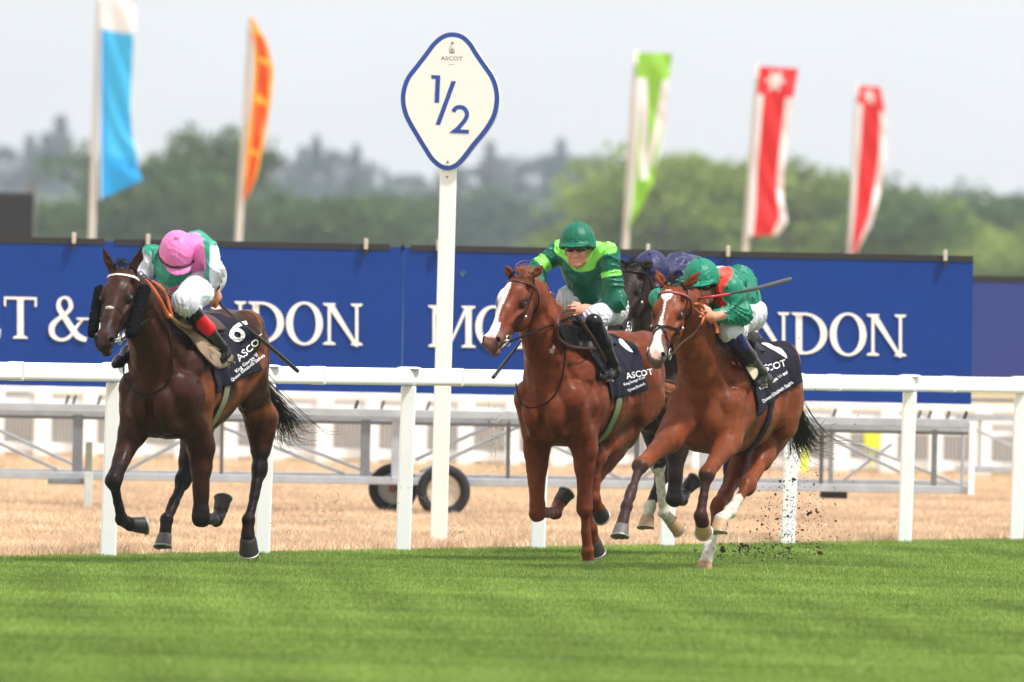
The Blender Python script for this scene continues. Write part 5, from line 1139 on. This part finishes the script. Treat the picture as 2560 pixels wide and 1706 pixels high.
def jockey3():
    H = h3['H']; p = H.PL; g3 = S(10, 122, 94); rd3 = S(236, 70, 52)
    hc = p(1766, 716, .0) + H.f * .08; Fh = nrm(rt * -.10 - fw * .93 + np.array([0, 0, -.18])); Uh = nrm(rt * -.12 - fw * .14 + np.array([0, 0, .93]))
    sh_l, sh_r = p(1826, 722, .20), p(1712, 722, -.20); hip = p(1842, 758, 0) - H.f * .10; wl = p(1782, 792, .16); wr = p(1680, 790, -.10)
    body = Sdf(); neck = p(1775, 720, 0) - H.f * .06
    q, M_ = head_sdf(body, hc - Uh * .01, Fh, Uh, neck); body.cone(neck, hip, .08, .09, .05); body.chain([sh_r, neck, sh_l], [.045, .06, .045], .04)
    el, er = p(1850, 786, .27), p(1645, 745, -.27); limb(body, [sh_l, el, wl], [.042, .038, .028]); limb(body, [sh_r, er, wr], [.042, .036, .026])
    fl = p(1758, 782, .12); hand(body, wl, fl, up * -1, fw); fr = p(1706, 800, -.05); hand(body, wr, fr, H.l, -up)
    e = sdf_obj('person', body, .0048, SKIN, None, sk, fn=skincol); tag(e, 'jockey in emerald silks with red sash, riding the bay with the star', 'jockey', 'jockeys riding the horses')
    hair_cap(q, M_, e); face_extras(q, M_, e, True)
    s = Sdf(); AX = np.stack([rt, fw, up], 1)
    s.ell(p(1790, 738, 0) - H.f * .06, (.17, .15, .13), AX, .05); s.cone(p(1800, 720, 0) - H.f * .12, hip, .14, .125, .08); s.cone(p(1825, 705, 0) - H.f * .18, hip + up * .06, .11, .10, .08)
    s.chain([sh_r, neck - H.f * .05, sh_l], [.07, .10, .075], .06); limb(s, [sh_l, el, p(1790, 792, .16)], [.080, .070, .046], .03); limb(s, [sh_r, er, wr], [.072, .058, .046])
    sdf_obj('silks', s, .006, SILK, e, g3, [([(1800, 672), (1815, 664), (1832, 676), (1828, 694), (1812, 716), (1806, 742), (1816, 762), (1800, 768), (1786, 752), (1790, 722), (1796, 694)], rd3)], wrinkle(.0130, 6.0, 271, (1, 1, .7)))
    b = Sdf(); kl, kr = p(1826, 828, .20), p(1755, 815, -.20); hl = hip + H.l * .06 + up * -.07; hr = hip - H.l * .08
    b.cone(hl, hr, .095, .10, .05); limb(b, [hl, kl], [.098, .068], .05); limb(b, [hr, kr], [.10, .078], .05); b.cone(kl, p(1840, 842, .21), .066, .06, .03); b.cone(p(1866, 790, .2), kl, .062, .068, .05)
    sdf_obj('breeches', b, .006, BREE, e, S(206, 207, 216), [], wrinkle(.0085, 8, 281))
    boot(e, [p(1834, 842, .22), p(1868, 892, .25), p(1902, 932, .25)], [.066, .054, .042], p(1917, 950, .25), p(1908, 958, .25) + H.f * .17, (S(20, 19, 22), [([(1800, 850), (1840, 815), (1880, 840), (1872, 868), (1855, 884), (1830, 870)], S(24, 28, 84))]))
    boot(e, [p(1760, 830, -.24), p(1800, 890, -.26), p(1830, 930, -.27)], [.056, .05, .04], p(1836, 945, -.27), p(1834, 950, -.27) + H.f * .15, (S(18, 17, 20), []))
    helmet(e, hc, Fh, Uh, g3, sc=1.0)
    stirrup(e, p(1908, 962, .26) + H.f * .08, H.l, up * -1)
    whip([p(1722, 752, .02), p(1740, 748, .05), p(1780, 742, .22), p(1880, 724, .34), p(1976, 698, .36)], 'whip with red middle and black end held across the emerald jockey', [(0, S(58, 58, 60)), (.40, S(206, 30, 48)), (.62, S(26, 24, 26))], [.010, .010, .010, .008, .007, .007, .013, .014, .013])
    return fl, fr, kl
def jockey4():
    H = h4['H']; p = H.PL; nv = S(40, 42, 84)
    hc = p(1640, 690, .0) + H.f * .08; Fh = nrm(rt * -.12 - fw * .80 + np.array([0, 0, -.58])); Uh = nrm(rt * -.05 - fw * .45 + np.array([0, 0, .88]))
    sh_l, sh_r = p(1712, 690, .20), p(1605, 705, -.20); hip = p(1740, 712, 0) - H.f * .2; wl = p(1670, 770, .10); wr = p(1580, 790, -.10); body = Sdf(); neck = p(1655, 705, 0) - H.f * .06
    q, M_ = head_sdf(body, hc - Uh * .01, Fh, Uh, neck); body.cone(neck, hip, .08, .09, .05); body.chain([sh_r, neck, sh_l], [.045, .06, .045], .04)
    el, er = p(1720, 762, .27), p(1570, 755, -.27); limb(body, [sh_l, el, wl], [.042, .038, .028]); limb(body, [sh_r, er, wr], [.042, .036, .026]); hand(body, wl, p(1650, 780, .08), H.l, -up); hand(body, wr, p(1600, 795, -.06), H.l, -up)
    e = sdf_obj('person', body, .006, SKIN, None, sk, fn=skincol); tag(e, 'jockey in plain navy silks and cap, mostly hidden behind the two green jockeys', 'jockey', 'jockeys riding the horses')
    hair_cap(q, M_, e); face_extras(q, M_, e, True); s = Sdf(); AX = np.stack([rt, fw, up], 1)
    s.ell(p(1668, 715, 0) - H.f * .06, (.17, .15, .14), AX, .05); s.cone(p(1680, 680, 0) - H.f * .12, hip, .14, .12, .08); s.cone(p(1695, 678, 0) - H.f * .18, hip, .10, .10, .08); s.chain([sh_r, neck - H.f * .05, sh_l], [.07, .10, .075], .06); limb(s, [sh_l, el, wl], [.075, .065, .046]); limb(s, [sh_r, er, wr], [.072, .058, .046])
    sdf_obj('silks', s, .007, SILK, e, nv, [], wrinkle(.0130, 6.0, 371))
    b = Sdf(); kl, kr = p(1690, 815, .20), p(1620, 805, -.20); hl = hip + H.l * .1; hr = hip - H.l * .1; b.cone(hl, hr, .12, .12, .05); limb(b, [hl, kl], [.12, .08], .05); limb(b, [hr, kr], [.12, .08], .05)
    sdf_obj('breeches', b, .008, BREE, e, S(206, 207, 216), [], None); boot(e, [kl, p(1730, 870, .25), p(1760, 915, .25)], [.06, .052, .04], p(1768, 930, .25), p(1760, 938, .25) + H.f * .15, (S(18, 17, 20), [])); boot(e, [kr, p(1650, 870, -.25), p(1680, 915, -.25)], [.06, .052, .04], p(1688, 930, -.25), p(1680, 938, -.25) + H.f * .15, (S(18, 17, 20), []))
    helmet(e, hc - Uh * .01, Fh, Uh, nv, sc=1.04)
j1 = jockey1(); j2 = jockey2(); j3 = jockey3(); jockey4()
# ------------------------------------------------------------------ bridles, reins, saddles, cloths
br1 = bridle(h1, LEA, mat('patterned_browband', S(214, 205, 200), .5, noise=.4, nscale=90), 'fancy')
br2 = bridle(h2, LEA, BRO, None); br3 = bridle(h3, LEA, mat('red_browband', S(150, 62, 66), .5), 'grackle'); br4 = bridle(h4, LEA, LEA, None)
ORG = mat('orange_rein', S(196, 98, 52), .6, noise=.1, nscale=40)
def tubeobj(name, P, r, mt, par, flat=None, n=8, sm=6):
    m = MB(); m.tube(list(smooth_loop(np.array(P), sm, False)), r, n, flat=flat); o = m.build(name, mt, par, smooth=True); return o
p = h1['H'].PL
for s, (cx, cy, hx_, w_) in zip((1, -1), [(364, 738, 50, .060), (242, 756, 44, .050)]):     # sheepskin cheek rolls
    S_ = Sdf(); hp = h1['hp']; a = hp(.10, s * .13, -.10); b_ = hp(.40, s * .115, -.125); S_.cone(a, b_, .043 if s > 0 else .036, .040 if s > 0 else .034, .02, (h1['HM'][:, 2], .9))
    V, F = S_.mesh(.006, lambda X: .0035 * vnoise(X * 30, 5)); o = mesh_np('sheepskin_roll', V, F, mat('black_sheepskin', S(16, 16, 18), .95, spec=.05, bump=.006, bscale=120), br1, col=None)
reins(h1, br1, LEA, [p(382, 790, .10), p(395, 778, .06)], [p(330, 800, -.10), p(384, 778, -.08)])
tubeobj('rein', [p(360, 700, .04), p(378, 718, .08), p(396, 745, .12), p(412, 775, .14), p(424, 796, .16)], .014, ORG, br1, flat=list(-fw)); tubeobj('rein', [p(376, 702, .0), p(398, 716, .10), p(416, 742, .13), p(424, 770, .15), p(430, 792, .16)], .011, ORG, br1, flat=list(-fw))
c = castpx(h1, [(398, 795), (416, 820), (427, 870), (430, 930), (412, 965), (378, 984), (345, 982), (318, 965), (309, 930), (310, 890)], .016); tubeobj('breastgirth_cord', c, .0048, LEA, br1)
p = h2['H'].PL
reins(h2, br2, LEA, [p(1330, 832, .11), p(1380, 812, .12), p(1434, 790, .12)], [p(1300, 800, -.1), p(1362, 780, -.10)])
tubeobj('rein', [j2[0], p(1415, 778, .12), p(1396, 792, .12), p(1392, 830, .14), p(1400, 852, .16), p(1430, 868, .2), p(1490, 872, .26)], .010, BRO, br2, flat=list(-fw))
tubeobj('stirrup_leather', [p(1440, 788, .19), p(1470, 830, .24), p(1500, 880, .27), p(1512, 905, .28)], .015, BRO, br2, flat=list(-fw)); c = castpx(h2, [(1412, 858), (1412, 900), (1404, 950), (1388, 985), (1362, 1010), (1330, 1020), (1306, 1012), (1294, 990), (1290, 960)], .014); tubeobj('breastgirth_cord', c, .005, LEA, br2)
p = h3['H'].PL
reins(h3, br3, BRO, [p(1705, 858, .10), p(1735, 835, .11), p(1752, 810, .12), p(1760, 788, .12)], [p(1690, 840, -.1), p(1706, 800, -.05)])
tubeobj('rein', [p(1736, 760, .10), p(1752, 762, .12), p(1762, 780, .13), p(1757, 800, .13), p(1752, 812, .12)], .008, ORG, br3, flat=list(-fw)); tubeobj('rein', [p(1762, 780, .14), p(1778, 794, .15), p(1790, 815, .17), p(1793, 834, .18)], .012, ORG, br3, flat=list(-fw)); tubeobj('rein', [p(1738, 772, .10), p(1758, 790, .13), p(1782, 808, .16)], .007, ORG, br3, flat=list(-fw))
# cloths
def cl_text(sp, o, items):
    for it in items: cloth_text(sp, o, *it)
c1 = saddle_cloth(h1, 'black saddle cloth numbered 6 on the dark bay horse at left', (-.02, -.62), (541, 984), (656, 926))
cl_text(h1, c1, [('6', 566, 842, 56, 24, 1.15, 'number', .0), ('ASCOT', 598, 905, 17, -41, 1.15), ('King George VI', 589, 933, 8.5, -37, 1.0), ('Queen Elizabeth Stakes', 578, 955, 8.5, -37, .95)])
c3 = saddle_cloth(h3, 'black saddle cloth numbered 1 on the bay horse at far right', (-.02, -.80), (1890, 1040), (2003, 955))
cl_text(h3, c3, [('ASCOT', 1896, 936, 17, -17, .95), ('King George VI and', 1902, 976, 8.5, -32, .85), ('Queen Elizabeth Stakes', 1908, 1008, 9, -33, .76)])
V, F = patch_mesh([(1904, 858), (1930, 860), (1950, 870), (1963, 884), (1966, 897), (1956, 890), (1938, 876), (1918, 868)], 3); cloth_poly(h3, c3, V, F, 'number')
c2 = saddle_cloth(h2, 'black saddle cloth on the chestnut with the broad blaze', (-.02, -.60), (1530, 1000), (1618, 974))
cl_text(h2, c2, [('ASCOT', 1566, 948, 15, -10, 1.0), ('King George VI and', 1560, 965, 6.5, -20, .8), ('Queen Elizabeth', 1570, 980, 6.5, -22, .8)])
V, F = patch_mesh([(1547, 848), (1556, 849), (1568, 862), (1580, 882), (1572, 880), (1558, 868), (1550, 860)], 3); cloth_poly(h2, c2, V, F, 'number')
c4 = saddle_cloth(h4, 'black saddle cloth on the nearly black horse, hidden behind the green jockeys', (-.02, -.60), (1790, 985), (1860, 950))
# saddles
TANS = mat('tan_suede', S(150, 128, 104), .85, noise=.15, nscale=18, bump=.002, bscale=90); GG = mat('girth_olive', S(128, 130, 104), .85, noise=.2, nscale=60)
s1 = saddle(h1, 'tan flapped racing saddle on the dark bay horse at left', -.22, BRO, GG); patch(h1, 'saddle_flap', [(424, 788), (436, 794), (470, 816), (500, 838), (545, 872), (582, 890), (574, 912), (552, 922), (538, 918), (500, 880), (470, 838), (440, 812)], .024, TANS, s1, .008)
m = MB(); tubeobj('saddle_edge', castpx(h1, [(422, 788), (440, 803), (460, 815), (480, 820)], .034), .011, mat('cream_edge', S(214, 170, 118), .7), s1)
s2 = saddle(h2, 'black racing saddle on the chestnut with the broad blaze', -.22, LEA, mat('girth_green', S(110, 128, 92), .8, noise=.3, nscale=70)); patch(h2, 'saddle_flap', [(1394, 810), (1430, 812), (1470, 830), (1490, 850), (1510, 900), (1512, 940), (1496, 900), (1478, 875), (1440, 868), (1408, 850)], .024, LEA, s2, .008)
tubeobj('flap_edge', castpx(h2, [(1394, 815), (1396, 840), (1412, 856), (1440, 868), (1490, 872)], .03), .007, BRO, s2)
s3 = saddle(h3, 'black racing saddle on the bay horse at far right', -.24, LEA, CN); patch(h3, 'saddle_flap', [(1812, 838), (1840, 850), (1870, 890), (1890, 930), (1898, 945), (1884, 952), (1868, 920), (1840, 880)], .024, LEA, s3, .008)
o = patch(h3, 'grip_patch', [(1862, 910), (1880, 907), (1896, 912), (1897, 930), (1886, 950), (1878, 942)], .032, mat('pale_grip', S(200, 190, 165), .8, noise=.5, nscale=140), s3, .006)
s4 = saddle(h4, 'black racing saddle on the nearly black horse', -.22, LEA, LEA)
# ------------------------------------------------------------------ flying turf and earth behind the hooves
r = np.random.RandomState(12); m = MB(); H = h3['H']; Zd = H.o[1] + .9
def chip(m, c, s_, k=5):
    V, F = ellip((0, 0, 0), np.array((1, 1, 1)) * s_ * r.uniform(.4, 1.0, 3), 6, 4); V = np.array(V); V *= (1 + .35 * r.normal(size=(len(V), 1))); Rm = rotm(r.normal(size=3), r.uniform(0, 3)); m.add(c + V @ Rm.T, F)
for i in range(700):
    u = r.normal(); x = 1975 + 62 * r.normal() + 10; y = 1395 - abs(r.gamma(1.6, 62)); 
    if r.uniform() < .35: x = 1965 + 38 * r.normal(); y = r.uniform(1200, 1385)
    chip(m, DP(x, y, Zd + r.normal() * .25), r.uniform(.0018, .006) * (1 + 1.0 * (r.uniform() < .06)))
for i in range(200): chip(m, DP(1895 + 90 * r.uniform(-1, 1) + 20 * r.normal(), 1386 + 9 * r.normal() - 6 * abs(r.normal()), Zd + r.normal() * .2), r.uniform(.003, .008))
for i in range(150): chip(m, DP(r.uniform(1880, 2160), r.uniform(780, 1250), Zd + r.normal() * .4), r.uniform(.0015, .005))
for i in range(60): chip(m, DP(1245 + 50 * r.normal(), r.uniform(960, 1330), 75.2), r.uniform(.0015, .004))
for i in range(40): chip(m, DP(640 + 12 * r.normal(), r.uniform(1380, 1405), 72.4), r.uniform(.002, .006))
tag(m.build('earth_spray', mat('dark_earth', S(62, 44, 36), .95, noise=.4, nscale=60), smooth=False), 'spray of dark earth crumbs kicked up behind the last horse', 'earth', kind='stuff')
for i, (x, y, s_, w_) in enumerate([(1805, 1374, .021, 'beside the planted hoof'), (1865, 1368, .02, 'low above the turf'), (1850, 1376, .016, 'just above the turf'), (2053, 1383, .024, 'farthest right over the turf'), (2024, 1281, .018, 'upper dark one before the rail post'), (2042, 1278, .013, 'small oval one right of the rail post'), (1985, 1199, .013, 'against the white rail post'), (1739, 1376, .012, 'left of the planted hoof'), (1971, 1370, .018, 'at the foot of the white rail post'), (2032, 803, .007, 'tiny one before the letter O')]):
    m = MB()
    for k in range(9): chip(m, DP(x, y, Zd) + r.normal(size=3) * s_ * .55, s_ * r.uniform(.35, .75))
    tag(m.build('earth_clod', MATS['dark_earth']), 'flying clod of dark earth, ' + w_, 'clod', 'flying clods of earth')
gm = mat('grass_clipping', S(110, 140, 50), .7); m = MB()
def clip(c, L_):
    d = nrm(r.normal(size=3) * (1, .4, 1)); b_ = r.normal(size=3) * .25 * L_; m.tube([c - d * L_ / 2, c + b_, c + d * L_ / 2], [.0008, .0016, .0006], 4)
for (x, y, sx, sy, n_) in [(840, 1270, 50, 45, 34), (1250, 1100, 45, 90, 46), (1160, 1325, 40, 25, 16), (1020, 1240, 60, 60, 14), (2180, 1330, 60, 40, 18), (1156, 684, 3, 8, 9), (1225, 1052, 12, 8, 10), (700, 1300, 40, 60, 10)]:
    for i in range(n_): clip(DP(x + sx * r.normal() * .6, y + sy * r.normal() * .6, 74.6 if x > 1000 else 71.5), r.uniform(.015, .05))
tag(m.build('grass_clippings', gm), 'loose grass blades thrown up behind the horses', 'grass', kind='stuff')
hb = bpy.data.meshes.new('haze'); bm = bmesh.new(); bmesh.ops.create_cube(bm, size=1); bm.to_mesh(hb); bm.free()
hz = bpy.data.objects.new('haze', hb); C.objects.link(hz); hz.scale = (700, 2400, 80); hz.location = (0, 1190, 38.9); hz['kind'] = 'stuff'; hz['label'] = 'pale haze in the air'
hm = bpy.data.materials.new('haze_air'); hm.use_nodes = True; nt = hm.node_tree; nt.nodes.remove(nt.nodes['Principled BSDF'])
pv = nt.nodes.new('ShaderNodeVolumePrincipled'); pv.inputs['Density'].default_value = .0002; pv.inputs['Color'].default_value = (.86, .93, 1, 1); pv.inputs['Anisotropy'].default_value = .2
nt.links.new(pv.outputs[0], nt.nodes['Material Output'].inputs['Volume']); hb.materials.append(hm)
